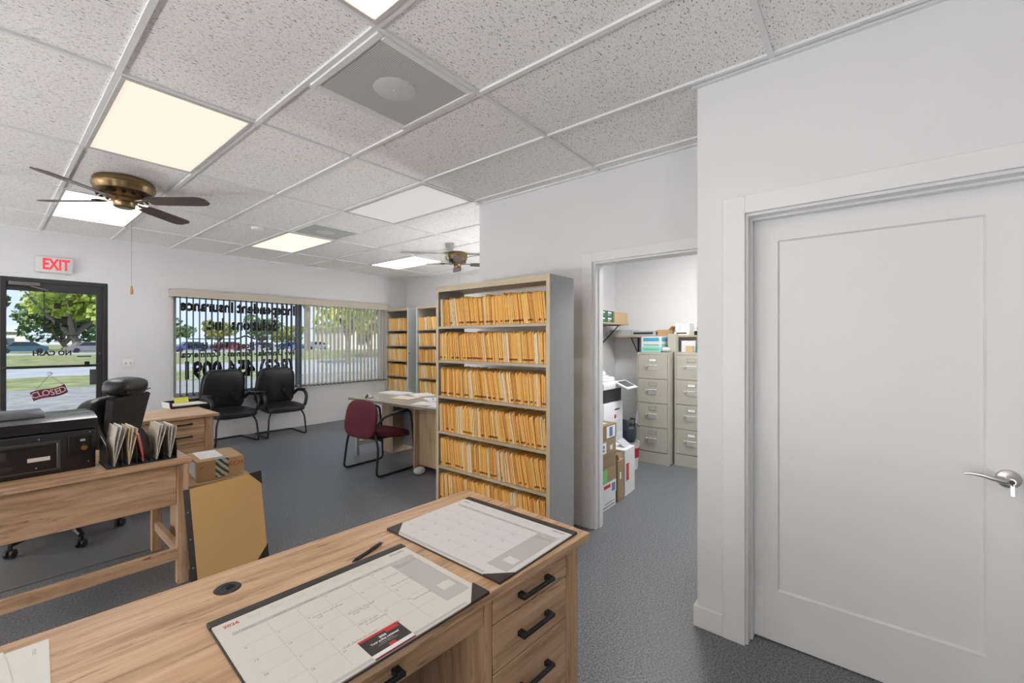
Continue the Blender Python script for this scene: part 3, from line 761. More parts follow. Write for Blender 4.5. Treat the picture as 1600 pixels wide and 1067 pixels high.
cal2 = calendar((1.148, 1.082, DHT + .0003), R(-90.5), 'blank-looking desk calendar turned sideways at the far end of the front desk', PAGE2, False)
t = thing('ballpoint_pen', 'black ballpoint pen lying on the front desk beside the calendars', 'pen', (.798, 1.262, DHT + .0062), R(16))
b = MB(); b.cyl((-.055, 0, 0), (.040, 0, 0), .0052, .0056, 14); b.cyl((-.072, 0, 0), (-.055, 0, 0), .0014, .0050, 14); b.cyl((.040, 0, 0), (.062, 0, 0), .0056, .0040, 14); b.build('barrel', BLACK_PLASTIC, t)
b = MB(); b.box(.012, .060, -.002, .002, .0055, .0075); b.cyl((.062, 0, 0), (.072, 0, 0), .0022, n=10); b.build('clip', plain('pen_grey', (.10, .10, .12), .3), t)
# papers at the left of the front desk
t = thing('paper_form', 'cream printed form on the left end of the front desk, lying under another sheet', 'paper', (-.020, 1.345, DHT), R(-3))
b = MB(); b.box(-.108, .108, -.14, .14, .0004, .0014); b.build('sheet', CREAM_PAPER, t)
for k, (tx, ty, s, body) in enumerate(((.085, .10, .008, 'POLICY'), (.045, -.03, .009, 'Account number\nName of insured\nEffective date'), (.085, -.05, .010, 'No. 24'), (.09, -.10, .012, 'L'))):
    text('printed_words', body, s, (tx, ty, .0015), (0, 0, R(-90)), GREY_INK, t, ext=.00004)
t2 = thing('paper_form', 'cream sheet with orange and green stripes on top of the form on the front desk', 'paper', (-.072, 1.345, DHT + .0016), R(4))
b = MB(); b.box(-.108, .108, -.14, .14, .0002, .0012); b.build('sheet', CREAM_PAPER, t2)
for (y0, y1, nm, c) in ((-.035, -.022, 'orange_print', (.75, .20, .08)), (-.055, -.040, 'green_print', (.35, .55, .35)), (-.020, -.010, 'yellow_print', (.75, .70, .40))):
    b = MB(); b.box(-.10, .072, y0, y1, .0012, .0015); b.build('printed_stripe', plain(nm, c, .6), t2)

# ------------------------------------------------------------------ left desk with printer
t = thing('writing_desk', 'oak trestle desk at left carrying the black printer and folder sorter', 'desk', (-.05, 3.475, 0), 0)
lx, ly0 = .838, -.345
b = MB(); b.box(-lx, lx, ly0, -ly0, DHT - .028, DHT, .002); b.build('desktop', OAK_X, t)
b = MB(); b.box(-lx + .07, lx - .068, ly0 + .030, ly0 + .05, .470, DHT - .028, .002); b.build('modesty_panel', OAK_X, t)
for s in (-1, 1):
    for yy in (ly0 + .012, -ly0 - .062):
        b = MB(); b.box(min(s * lx - s * .012, s * lx - s * .066), max(s * lx - s * .012, s * lx - s * .066), yy, yy + .05, 0, DHT - .028, .002); b.build('leg', OAK_Z, t)
    b = MB(); b.box(s * (lx - .039) - .014, s * (lx - .039) + .014, ly0 + .062, -ly0 - .062, .14, .20, .002); b.build('end_stretcher', OAK_Y, t)
b = MB(); b.box(-lx + .066, lx - .066, ly0 + .020, ly0 + .048, .145, .212, .002); b.build('stretcher', OAK_X, t)
# printer seen from behind
p = thing('printer', 'large black all-in-one printer seen from behind on the left oak desk', 'printer', (.06, 3.50, DHT), R(2))
b = MB(); pw, pd0 = .325, -.20
b.box(-pw, pw, pd0, .20, .0, .215, .008, 2); bd = b.build('body', BLACK_PLASTIC, p)
b = MB(); b.prism([(pd0 - .005, .222), (.205, .222), (.21, .262), (.15, .292), (-.10, .298), (pd0 - .004, .275)], 0, -pw - .006, pw + .006); b.build('scanner_lid', plain('glossy_black', (.016, .017, .021), .2), p)
b = MB(); b.prism([(-.12, .296), (.12, .292), (.10, .322), (-.08, .318)], 0, -.30, .14); b.build('document_feeder', plain('dark_grey_gloss', (.05, .055, .07), .22), p)
b = MB(); b.box(-.30, -.05, -.17, .16, .312, .322, .003); b.build('feeder_tray', plain('slate_tray', (.07, .08, .105), .3), p)
b = MB(); b.prism([(-.32, .232), (-.10, .238), (-.08, .250), (-.10, .262), (-.32, .265)], 1, pd0 - .014, pd0 - .004); b.build('lid_handle', plain('blue_grey_grip', (.14, .15, .19), .25), p)
b = MB(); y = pd0 - .006
b.box(-.32, .19, y, pd0 + .002, .160, .176, .003); b.box(.174, .19, y, pd0 + .002, .03, .165, .003); b.box(-.32, .19, y, pd0 + .002, .022, .03, .002); b.build('rear_cover_rim', plain('rim_grey', (.05, .048, .045), .35), p)
b = MB(); b.box(-.30, .168, pd0 - .003, pd0 + .001, .034, .156); cv = b.build('rear_cover', plain('rear_panel_black', (.010, .010, .011), .28), p)
b = MB(); b.box(.070, .150, pd0 - .0042, pd0 - .003, .078, .098); b.build('label_sticker', plain('sticker_white', (.75, .73, .66), .6), cv)
b = MB(); b.box(-.19, .0, pd0 - .0038, pd0 - .003, .100, .145); b.box(-.02, .02, pd0 - .0038, pd0 - .003, .05, .07); b.box(-.24, -.19, pd0 - .0038, pd0 - .003, .045, .068); b.build('rating_label', plain('dark_label', (.03, .029, .027), .6), cv)
text('rating_words', 'MODEL\nINPUT 100-240V', .012, (-.1, pd0 - .0042, .125), INW, plain('dim_print', (.10, .095, .085), .6), cv)
b = MB(); b.box(.215, .305, pd0 - .004, pd0 + .001, .085, .185, .004); sk = b.build('port_panel', plain('port_black', (.008, .008, .009), .3), p)
b = MB(); b.lathe([(0, -.012), (.012, -.012), (.014, 0)], (.278, pd0 - .003, .118), 14, 1); b.build('power_inlet', plain('brass_inlet', (.40, .22, .05), .4, metal=.8), sk)
b = MB(); b.box(.262, .282, pd0 - .006, pd0 - .003, .155, .165); b.build('port', plain('pale_port', (.5, .5, .5), .4), sk)
b = MB(); b.lathe([(0, -.004), (.003, -.003), (.004, 0)], (.30, pd0 - .001, .200), 10, 1)
for (sx, sz) in ((-.27, .195), (.11, .19), (.10, .045), (.295, .04)): b.lathe([(0, -.005), (.0035, -.004), (.0045, 0)], (sx, pd0 - .001, sz), 10, 1)
b.build('screws', CHROME, p)
text('maker_word', 'mfp', .03, (.22, .02, .3195), (0, 0, R(180)), plain('silver_print', (.5, .5, .52), .4), p)
# file sorter with folders
so = thing('folder_sorter', 'black step folder sorter full of folders on the left desk beside the printer', 'folder sorter', (.572, 3.285, DHT), R(1))
b = MB(); b.box(-.155, .158, -.10, .14, 0, .006, .002); b.build('base', BLACK_PLASTIC, so)
for k in range(6):
    x = -.150 + k * .061; hh = .105 + .008 * k if k < 5 else .115
    b = MB(); b.prism([(-.095, .004), (.135, .004), (.135, hh + .03), (.10, hh + .05), (-.05, hh + .02), (-.085, hh - .02), (-.095, hh - .05)], 0, x - .0016, x + .0016); b.build('divider', BLACK_PLASTIC, so)
def desk_folder(x, w, h, lean, mat, label, fold=.02, dz=.0075, name='file_folder', yy=0.0, gap=.016):
    o = thing(name, label, 'folder', (.572 + x, 3.285 + yy, DHT + dz), R(1))
    b = MB()
    for s, hh in ((-1, h), (1, h * .95)):
        n = 8; pts = []
        for i in range(n + 1):
            u = i / n; pts.append((s * gap * math.sin(u * 1.5) + math.tan(R(lean)) * hh * u * (0.6 + .4 * u), hh * u))
        poly = [(px - .0012, pz) for px, pz in pts] + [(px + .0012, pz) for px, pz in pts[::-1]]
        b.prism(poly, 1, -.09, .12)
    b.build('cover', mat, o)
    b = MB(); pts = []
    for i in range(7):
        u = i / 6; pts.append((math.tan(R(lean)) * h * .92 * u * (.6 + .4 * u), .004 + h * .98 * u))
    b.prism([(px - .003, pz) for px, pz in pts] + [(px + .003, pz) for px, pz in pts[::-1]], 1, -.082, .112); b.build('papers', PAPER, o)
    return o
desk_folder(-.122, .03, .215, 9, plain('folder_ivory', (.66, .60, .50), .65), 'ivory folder with loose white papers, leftmost in the black sorter', gap=.02)
desk_folder(-.060, .03, .205, 6, MANILA[3], 'manila folder second from the left in the black sorter', gap=.018)
desk_folder(.003, .03, .165, -9, plain('folder_red', (.60, .05, .05), .55), 'bright red folder leaning in the middle of the black sorter', gap=.006)
desk_folder(.062, .03, .20, 9, plain('folder_cream', (.68, .61, .49), .65), 'cream folder right of the red one in the black sorter', gap=.016)
desk_folder(.124, .03, .19, 5, plain('folder_cream2', (.64, .56, .44), .65), 'cream folder rightmost in the black sorter', gap=.018)
# executive chair behind that desk
ch = thing('office_chair', 'black leather executive chair with a rolled headrest behind the left desk', 'chair', (.36, 4.38, 0.004), R(56))
# local: chair faces +Y
b = MB(); b.prism([(-.16, .50), (-.235, .98), (-.245, 1.045), (-.20, 1.060), (.20, 1.060), (.245, 1.045), (.235, .98), (.16, .50)], 1, -.02, .02); b.build('back_shell', BLACK_LEATHER, ch, loc=(0, -.215, 0)).rotation_euler = (R(9), 0, 0)
bk = MB(); bk.cushion((0, -.265, .76), (.52, .56, .17), (R(81), 0, 0), 3.6, 28, taper=-.10); bk.build('backrest', BLACK_LEATHER, ch)
b = MB(); b.cushion((0, -.355, 1.105), (.37, .18, .13), (R(8), 0, 0), 3.0, 28); hr = b.build('headrest', BLACK_LEATHER, ch)
b = MB()
b.tube([(-.15, -.437, 1.075), (-.05, -.445, 1.07), (.05, -.445, 1.07), (.15, -.437, 1.075)], .005, 6)
b.build('headrest_seams', plain('deep_black_leather', (.005, .005, .006), .5), hr)
b = MB(); b.cushion((.06, .07, .50), (.56, .54, .15), (R(-3), 0, 0), 4, 28); b.build('seat', BLACK_LEATHER, ch)
for s in (-1, 1):
    b = MB(); b.tube(smooth_path([(s * .27, .12, .47), (s * .31, .17, .66), (s * .31, -.12, .70), (s * .27, -.22, .62)], .06), .018, 8); ar = b.build('armrest', BLACK_PLASTIC, ch)
    b = MB(); b.cushion((s * .31, .02, .70), (.09, .32, .06), (R(-6), 0, 0), 3.5, 18); b.build('arm_pad', BLACK_LEATHER, ar)
BO = (.12, .07, 0)
b = MB(); b.cyl((0, 0, .12), (0, 0, .43), .028); b.build('gas_column', BLACK_METAL, ch, loc=BO)
b = MB()
for k in range(5):
    a = R(72 * k + 9); b.tube([(0, 0, .13), (.16 * math.cos(a), .16 * math.sin(a), .115), (.30 * math.cos(a), .30 * math.sin(a), .085)], [.032, .026, .018], 8)
b.build('star_base', BLACK_PLASTIC, ch, loc=BO)
for k in range(5):
    a = R(72 * k + 9); cxk, cyk = .30 * math.cos(a), .30 * math.sin(a)
    b = MB()
    for s in (-.016, .016): b.lathe([(0, -.010), (.024, -.010), (.028, -.006), (.028, .006), (.024, .010), (0, .010)], (cxk, cyk + s, .028), 16, 1)
    b.cyl((cxk, cyk, .03), (cxk, cyk, .085), .012, n=10); b.build('caster', BLACK_PLASTIC, ch, loc=BO)
b = MB(); b.box(-.55, .68, -.47, .47, 0, .004, .0015); tag(b.build('chair_mat', plain('grey_vinyl_mat', (.15, .155, .165), .42), loc=(.07, 4.29, 0)), 'grey plastic chair mat on the carpet under the executive chair', 'mat')

# ------------------------------------------------------------------ boxes and leaning desk pad
def carton(name, label, loc, size, rz=0, mat=CARD_L, tape=None, words=None, group=None, cat='box'):
    o = thing(name, label, cat, loc, rz, group)
    a, c, h = size[0] / 2, size[1] / 2, size[2]
    b = MB(); b.box(-a, a, -c, c, 0, h, .003); b.build('box_body', mat, o)
    if tape: b = MB(); b.box(-.025, .025, -c - .0006, c + .0006, h, h + .0008) if tape == 'y' else b.box(-a - .0006, a + .0006, -.025, .025, h, h + .0008); b.build('packing_tape', plain('clear_tape', (.55, .47, .36), .3), o)
    if words:
        for (body, s, tx, tz, mt) in words: text('printed_words', body, s, (tx, -c - .001, tz), INW, mt, o)
    return o
lowbox = carton('cardboard_box', 'cardboard box standing on the carpet, hidden behind the leaning desk pad', (.985, 3.49, 0), (.36, .40, .527), 0, CARD_L)
up = carton('cardboard_box', 'taped cardboard box on top of another box beside the left desk', (1.005, 3.475, .528), (.265, .33, .130), R(-4), CARD, None, [('KCH', .042, .085, .085, RED_INK), ('-', .06, -.105, .095, RED_INK)])
TAPE = plain('striped_tape', (.42, .47, .40), .35)
m = TAPE; n = m.node_tree.nodes; l = m.node_tree.links
wv = n.new('ShaderNodeTexWave'); wv.inputs['Scale'].default_value = 14; wv.inputs['Distortion'].default_value = 2.0; wv.bands_direction = 'DIAGONAL'
tcn = n.new('ShaderNodeTexCoord'); l.new(tcn.outputs['Object'], wv.inputs['Vector']); rr = n.new('ShaderNodeValToRGB'); rr.color_ramp.elements[0].color = (.05, .07, .06, 1); rr.color_ramp.elements[1].color = (.50, .52, .44, 1); rr.color_ramp.elements[0].position = .4; rr.color_ramp.elements[1].position = .5
l.new(wv.outputs['Color'], rr.inputs[0]); l.new(rr.outputs[0], n['Principled BSDF'].inputs['Base Color'])
b = MB(); b.box(-.030, .045, -.1662, -.165, .012, .130); b.box(-.030, .045, -.165, -.11, .1302, .1312); b.build('security_tape', TAPE, up)
b = MB(); b.box(-.10, .03, -.10, .14, .1302, .1318); b.build('shipping_label', PAPER, up)
b = MB(); b.box(-.1335, -.1326, -.12, .05, .02, .115); b.build('side_label', plain('side_label_white', (.60, .58, .55), .6), up)
pad = thing('desk_pad', 'brown cardboard-backed desk pad with black corners leaning against the boxes', 'desk pad', (.990, 3.072, 0), R(-2))
pad.rotation_euler = (R(-5), R(-3.2), R(-2))
b = MB(); b.box(-.185, .200, -.003, .003, .0, .565); b.build('backing_board', plain('kraft_board', (.72, .455, .18), .7, var=.03, vscale=2), pad)
b = MB(); b.box(-.031, .0, -.0035, .0035, .0, .565); st = b.build('top_holder', DARK_VINYL, pad, loc=(-.185, 0, 0), rot=(0, 0, R(-28)))
b = MB()
for zz in (.10, .27, .43): b.lathe([(0, -.0055), (.004, -.005), (.006, -.003)], (-.016, 0, zz), 10, 1)
b.build('rivets', plain('rivet_grey', (.25, .25, .25), .4), st)
for (z0, s) in ((.0, 1), (.565, -1)):
    b = MB(); b.prism([(.206, z0 - s * .004), (.206 - .075, z0 - s * .004), (.206, z0 + s * .085)], 1, -.0048, .0048); b.build('corner_holder', DARK_VINYL, pad)

# ------------------------------------------------------------------ letter tray on second desk
t = thing('letter_tray', 'black open letter tray on the oak desk beside the guest chairs', 'tray', (1.375, 5.66, DHT), R(6))
b = MB(); b.box(-.17, .17, -.13, .13, 0, .004); b.box(-.17, .17, .126, .13, .004, .06); b.box(-.17, -.166, -.126, .126, .004, .06); b.box(.166, .17, -.126, .126, .004, .06); b.box(-.17, .17, -.13, -.126, .004, .022)
b.build('tray_body', BLACK_PLASTIC, t)
b = MB(); b.box(-.155, .155, -.118, .112, 0, .026, .002); tag(b.build('paper_stack', CREAM_PAPER, loc=(1.375, 5.66, DHT + .0042), rot=(0, 0, R(6))), 'cream stack of papers lying in the black letter tray', 'papers')
b = MB(); b.cbox((0, 0, .028), (.13, .003, .062), (R(-24), 0, 0)); tag(b.build('sticky_note', plain('yellow_note', (.72, .68, .08), .6), loc=(1.35, 5.735, DHT + .0315), rot=(0, 0, R(6))), 'bright yellow note standing in the black letter tray', 'note')
b = MB(); b.cbox((0, 0, .032), (.004, .20, .062), (0, R(-8), 0)); tag(b.build('paper_sheet', PAPER, loc=(1.195, 5.64, DHT), rot=(0, 0, R(6))), 'white sheet standing against the left end of the letter tray', 'paper')

# ------------------------------------------------------------------ guest chairs by the window
def guest_chair(label, loc, rz):
    o = thing('guest_chair', label, 'chair', loc, rz, 'black guest chairs')   # faces -Y
    b = MB(); b.cushion((0, -.02, .425), (.58, .54, .115), (R(3), 0, 0), 3.8, 28); b.build('seat', BLACK_LEATHER, o)
    bk = MB(); bk.cushion((0, .250, .735), (.60, .60, .13), (R(101), 0, 0), 4.6, 36, taper=.10, bulge=.06)
    back = bk.build('backrest', BLACK_LEATHER, o)
    b = MB()
    for (bx, bz) in ((-.10, .80), (.10, .80), (-.09, .66), (.09, .66)):
        b.cushion((bx, .166 + (bz - .7) * .19, bz), (.05, .022, .075), (R(11), 0, 0), 2.2, 12)
    for s in (-1, 1): b.tube([(s * .15, .202, .90), (s * .12, .182, .80), (s * .10, .157, .66), (s * .14, .150, .56)], .006, 6)
    b.build('tufting_seams', plain('deep_black_leather', (.005, .005, .006), .5), back)
    for s in (-1, 1):
        b = MB(); b.tube(smooth_path([(s * .262, .20, .60), (s * .292, .13, .665), (s * .300, -.10, .672), (s * .300, -.20, .60), (s * .285, -.17, .44), (s * .25, -.08, .42)], .07, 6), .024, 10)
        ar = b.build('armrest', BLACK_PLASTIC, o)
        b = MB(); b.cushion((s * .299, .0, .685), (.060, .26, .032), (R(-2), 0, 0), 3.4, 16); b.build('arm_pad', BLACK_LEATHER, ar)
        b = MB(); b.tube(smooth_path([(s * .21, -.18, .39), (s * .255, -.215, .30), (s * .275, -.235, .013), (s * .275, .30, .013), (s * .20, .31, .013)], .055, 6), .0125, 10); b.build('leg', BLACK_METAL, o)
    b = MB(); b.box(-.215, .215, -.19, -.16, .365, .385, .003); b.box(-.215, .215, .14, .17, .365, .385, .003); b.cyl((-.205, .31, .013), (.205, .31, .013), .0125, n=10); b.build('cross_bar', BLACK_METAL, o)
    return o
g1 = guest_chair('black tufted leather guest chair left of its twin, nearer the oak desk', (2.215, 6.985, 0), R(4))
g2 = dup(g1, 'black tufted leather guest chair right of its twin, under the window mullion', (2.905, 6.975, 0), R(-2))

# ------------------------------------------------------------------ far desk, its papers, burgundy chair
t = thing('conference_desk', 'pale oak desk with an overhanging top behind the burgundy chair', 'desk', (3.30, 4.10, 0), R(2.0))
b = MB(); b.box(-.385, .40, -.92, .92, DHT - .030, DHT, .003); b.build('desktop', [PALE_Y], t)
b = MB(); b.box(-.385, -.381, -.92, .92, DHT - .031, DHT - .004); b.build('edge_band', plain('greige_edge', (.36, .30, .26), .4), t)
b = MB(); b.box(-.30, .34, -.245, -.22, 0, DHT - .03, .002); b.build('side_panel', PALE_Z, t)
b = MB(); b.box(-.24, .34, -.86, -.247, .06, DHT - .03, .002); b.build('pedestal', PALE_Z, t)
b = MB(); b.box(-.10, .34, .40, .62, .06, DHT - .03, .002); b.build('pedestal', PALE_Z, t)
b = MB(); b.box(.05, .07, -.22, .40, .14, DHT - .03); b.build('modesty_panel', plain('grey_laminate', (.30, .30, .32), .45), t)
for yy in (.86,):
    b = MB(); b.box(-.30, -.265, yy, yy + .035, 0, DHT - .03, .002); b.build('leg', GREY_AND_SHADE_METAL, t)
    b = MB(); b.box(.30, .335, yy, yy + .035, 0, DHT - .03, .002); b.build('leg', GREY_AND_SHADE_METAL, t)
b = MB(); b.box(-.265, .30, .865, .89, .12, .18); b.build('stretcher', plain('pale_rail', (.55, .52, .48), .45), t)
b = MB(); b.lathe([(0, .002), (.020, .0025), (.026, 0)], (-.25, .10, DHT), 18); b.build('grommet', BLACK_PLASTIC, t)
def sheet(x, y, rz, w, h, label, mat=PAPER, dz=0.0, th=.002, name='paper_sheet', cat='paper', grp='papers on the far desk'):
    b = MB(); b.box(-w / 2, w / 2, -h / 2, h / 2, 0, th); return tag(b.build(name, mat, loc=(x, y, DHT + .0006 + dz), rot=(0, 0, rz)), label, cat, grp)
sheet(3.50, 4.88, R(8), .25, .42, 'white papers at the far left corner of the pale desk', dz=0.0, th=.012)
sheet(3.60, 4.45, R(-20), .26, .30, 'fan of white sheets in the middle back of the pale desk', dz=0.0, th=.008)
sheet(3.30, 4.40, R(12), .22, .30, 'manila file lying in the middle of the pale desk', MANILA[4], 0, .004, 'file_folder', 'folder')
sheet(3.42, 3.93, R(-25), .26, .34, 'white papers with a pen on them on the pale desk', dz=0, th=.010)
sheet(3.14, 3.78, R(20), .22, .30, 'white sheet lying at the front edge of the pale desk', dz=0, th=.003)
sheet(3.10, 3.50, R(5), .20, .22, 'white sheet at the front edge of the pale desk, next to the tall bookcase', dz=0, th=.003)
b = MB(); b.cyl((-.06, 0, 0), (.06, 0, 0), .005, n=10); b.cyl((.06, 0, 0), (.07, 0, 0), .005, .002, 10)
tag(b.build('marker_pen', BLACK_PLASTIC, loc=(3.36, 3.95, DHT + .017), rot=(0, 0, R(50))), 'black pen lying on the papers of the pale desk', 'pen')
t = thing('card_holder', 'small silver card holder at the left front corner of the pale desk', 'card holder', (3.02, 4.74, DHT), R(40))
b = MB(); b.cbox((0, 0, .028), (.085, .004, .065), (R(-32), 0, 0)); b.build('plate', plain('silver_plate', (.62, .63, .65), .3), t)
b = MB(); b.cbox((.0, .032, .026), (.075, .004, .060), (R(32), 0, 0)); b.cbox((0, -.02, .004), (.09, .03, .006)); b.build('stand', BLACK_PLASTIC, t)
carton('supply_box', 'white printed carton on the carpet under the pale desk', (3.215, 3.93, 0), (.12, .08, .225), R(2), PAPER, None, [('40', .04, 0, .15, plain('blue_ink', (.05, .07, .3), .6))])
b = MB(); b.cushion((0, 0, .04), (.13, .10, .08), pw=2.3, n=14); tag(b.build('plastic_bag', plain('white_bag', (.62, .62, .62), .5), loc=(2.975, 3.72, 0)), 'crumpled white plastic bag on the carpet at the foot of the pale desk', 'bag')

t = thing('guest_chair', 'burgundy fabric chair with black sled legs pulled up to the pale desk', 'chair', (2.84, 4.25, 0), R(93))   # local faces -Y -> +X
b = MB(); b.cushion((0, -.03, .415), (.53, .52, .10), (R(8), 0, 0), 3.4, 28); b.build('seat', BURGUNDY, t)
b = MB(); b.cushion((0, .250, .592), (.57, .41, .075), (R(99), 0, 0), 3.2, 32, taper=.06); b.build('backrest', BURGUNDY, t)
for s in (-1, 1):
    b = MB(); b.tube(smooth_path([(s * .225, .235, .46), (s * .285, .235, .30), (s * .295, .27, .014), (s * .295, -.26, .014), (s * .285, -.235, .40), (s * .285, -.20, .665), (s * .285, .16, .635), (s * .24, .262, .50)], .06, 6), .0125, 10); b.build('leg', BLACK_METAL, t)
    b = MB(); b.cushion((s * .285, -.04, .664), (.042, .25, .026), (R(-5), 0, 0), 3.4, 16); b.build('arm_pad', BLACK_PLASTIC, t)
b = MB(); b.box(-.27, .27, -.20, -.17, .375, .395, .003); b.box(-.27, .27, .17, .20, .375, .395, .003); b.box(-.21, .21, -.17, .17, .382, .398); b.build('seat_frame', BLACK_METAL, t)

# ------------------------------------------------------------------ tall open bookcase with folders
BX0, BX1, BY0, BY1, BT = 2.385, 2.695, 1.620, 2.765, 1.893
ZS = [.125, .4105, .697, .990, 1.283, 1.563]
t = thing('file_bookcase', 'tall open metal bookcase packed with manila folders in front of the storage doorway', 'bookcase', (BX0, (BY0 + BY1) / 2, 0))
ww = (BY1 - BY0) / 2; dp = BX1 - BX0
for s in (-1, 1):
    b = MB(); b.box(.006, dp, min(s * ww, s * (ww - .022)), max(s * ww, s * (ww - .022)), 0, BT, .002); sp = b.build('side_panel', GREY_AND_SHADE_METAL, t)  # tan sides coloured grey to imitate how the light falls on them
    b = MB(); b.box(0, .006, min(s * ww, s * (ww - .030)), max(s * ww, s * (ww - .030)), 0, BT, .001); b.build('front_post', TAN_METAL, t)
b = MB(); b.box(.0, dp, -ww + .022, ww - .022, BT - .030, BT, .002); b.box(.0, .014, -ww + .03, ww - .03, BT - .045, BT - .028); b.build('top_panel', TAN_METAL, t)
b = MB(); b.box(dp - .012, dp - .008, -ww + .022, ww - .022, BT - .040, BT - .03); b.build('back_rail', TAN_METAL, t)
b = MB(); b.box(.02, .03, -ww + .022, ww - .022, 0, .09); b.build('kick_plate', TAN_METAL, t)
for z in ZS:
    b = MB(); b.box(.004, dp - .005, -ww + .022, ww - .022, z - .012, z, .001); b.box(.004, .010, -ww + .022, ww - .022, z - .020, z - .010); b.build('shelf', TAN_METAL, t)
# folder prototypes: three leaves with slightly different edges
def folder_mesh(seed, h, d, th):
    rnd = random.Random(seed); b = MB(); L = 3
    for k in range(L):
        y0 = -th / 2 + th * k / L; y1 = y0 + th / L * .80
        fx = rnd.uniform(.0, .008); hh = h * rnd.uniform(.94, 1.0); c = rnd.uniform(.006, .02)
        n = 6; bow = rnd.uniform(-.003, .003)
        prof = [(fx, .0), (fx, hh - c), (fx + c * .35, hh - c * .3), (fx + c, hh), (d, hh), (d, 0)]
        A = []
        for yy in (y0, y1): A.append([b.bm.verts.new((x, yy + bow * math.sin(math.pi * min(1, z / h)), z)) for x, z in prof])
        kx = len(prof); fs = [b.bm.faces.new(A[0]), b.bm.faces.new(A[1][::-1])]
        for i in range(kx): fs.append(b.bm.faces.new((A[0][i], A[1][i], A[1][(i + 1) % kx], A[0][(i + 1) % kx])))
        bmesh.ops.recalc_face_normals(b.bm, faces=fs)
    return b
FPROTO = {}
def folder_proto(mi, sh):
    if (mi, sh) not in FPROTO:
        b = folder_mesh(sh * 7 + mi, .238 - .003 * sh, .255, .019)
        o = b.build('file_folder', MANILA[mi], smooth=False)
        COL.objects.unlink(o)
        FPROTO[(mi, sh)] = o
    return FPROTO[(mi, sh)]
rnd = random.Random(11)
shelf_names = ['bottom shelf', 'second lowest shelf', 'third lowest shelf', 'third highest shelf', 'second highest shelf', 'top shelf']
NF = 50
ORD = ['first ', 'second ', 'third ', 'fourth ', 'fifth ', 'sixth ', 'seventh ', 'eighth ', 'ninth ', 'tenth ', 'eleventh ', 'twelfth ', 'thirteenth ', 'fourteenth ', 'fifteenth ']
for si, z in enumerate(ZS):
    span = BY1 - BY0 - .075
    y = BY1 - .024 - .004
    ws = [rnd.choice([.75, .9, 1.0, 1.1, 1.3]) for _ in range(NF)]
    avail = span - .02
    k_ = avail / sum(ws)
    targets = []
    for i in range(NF):
        v = 5.0 + 3.5 * math.sin(i * .15 + si * 1.3) + 4.0 * i / NF
        v = max(.5, v)
        if i >= NF - 5: v = max(.3, v * (NF - 1 - i) / 6)
        targets.append(v)
    def layout(k_):
        y = BY1 - .027; tops = y; ang = 1.0; out = []
        for i in range(NF):
            wdt = ws[i] * k_
            ang += max(-.9, min(.9, targets[i] - ang)); a = R(ang); c = wdt / 2 / math.cos(a) + .0002
            yb = min(y - c, tops - c - .248 * math.sin(a))
            out.append((yb, wdt, a)); y = yb - c; tops = yb - c + .248 * math.sin(a)
        return out, min(y, tops)
    npale = -1
    while layout(k_)[1] < BY0 + .028: k_ *= .985
    for i, (yb, wdt, a) in enumerate(layout(k_)[0]):
        r = rnd.random()
        pale = r < .10
        mi = (4 if r < .035 else 3) if pale else rnd.choice([0, 0, 0, 1, 1, 2])
        p = folder_proto(mi, rnd.randrange(4)); o = p.copy(); COL.objects.link(o)
        o.location = (BX0 + rnd.uniform(.008, .020), yb, z + .0005 + .5 * wdt * math.sin(a))
        o.rotation_euler = (-a, 0, 0); o.scale = (1, wdt / .0195, rnd.uniform(.955, 1.0))
        nm = shelf_names[si]
        if pale: npale += 1; tag(o, '%scream file folder from the left on the %s of the tall bookcase' % (ORD[npale], nm), 'folder', 'cream folders on the %s' % nm)
        else: tag(o, 'orange manila file folder on the %s of the tall bookcase' % nm, 'folder', 'manila folders on the %s' % nm)

# ------------------------------------------------------------------ corner shelving units with folders
def corner_unit(label, y0, y1, x0, top, dark):
    o = thing('file_shelving_unit', label, 'shelving', (x0, (y0 + y1) / 2, 0), 0, 'grey corner shelving units')
    hw_ = (y1 - y0) / 2; d = 5.585 - x0
    for s in (-1, 1):
        b = MB(); b.box(0, d, min(s * hw_, s * (hw_ - .03)), max(s * hw_, s * (hw_ - .03)), 0, top, .002); b.build('side_panel', plain('pale_unit_paint', (.60, .61, .60), .45), o)
    b = MB(); b.box(.0, d, -hw_ + .03, hw_ - .03, top - .045, top, .002); b.build('top_panel', TAN_METAL, o)
    b = MB(); b.box(d - .006, d, -hw_ + .03, hw_ - .03, 0, top - .045); b.build('back_panel', plain('unit_back_brown', (.20, .14, .09), .6), o)
    return o
UTOP = 2.075
uz = [.11, .40, .69, .975, 1.262, 1.548, 1.80]
uz = [.18, .475, .77, 1.065, 1.36, 1.655]
u1 = corner_unit('grey file shelving unit in the window corner, left of its twin', 6.665, 7.385, 5.06, UTOP, False)
u2 = corner_unit('grey file shelving unit right of its twin, beside the tall bookcase', 5.70, 6.43, 5.06, UTOP + .01, True)
for u, (y0, y1) in ((u1, (6.665, 7.385)), (u2, (5.70, 6.43))):
    for z in uz + [1.825]:
        if z > 1.8: continue
        b = MB(); b.box(.004, .50, -(y1 - y0) / 2 + .03, (y1 - y0) / 2 - .03, z - .014, z, .001); b.build('shelf', TAN_METAL, u)
b = MB(); b.box(-.02, .0, .0, .02, 1.20, 1.225); b.cyl((-.01, -.004, 1.21), (-.01, -.03, 1.21), .004, n=8); b.build('latch', CHROME, u1, loc=(0.02, -.39, 0))
b = MB()
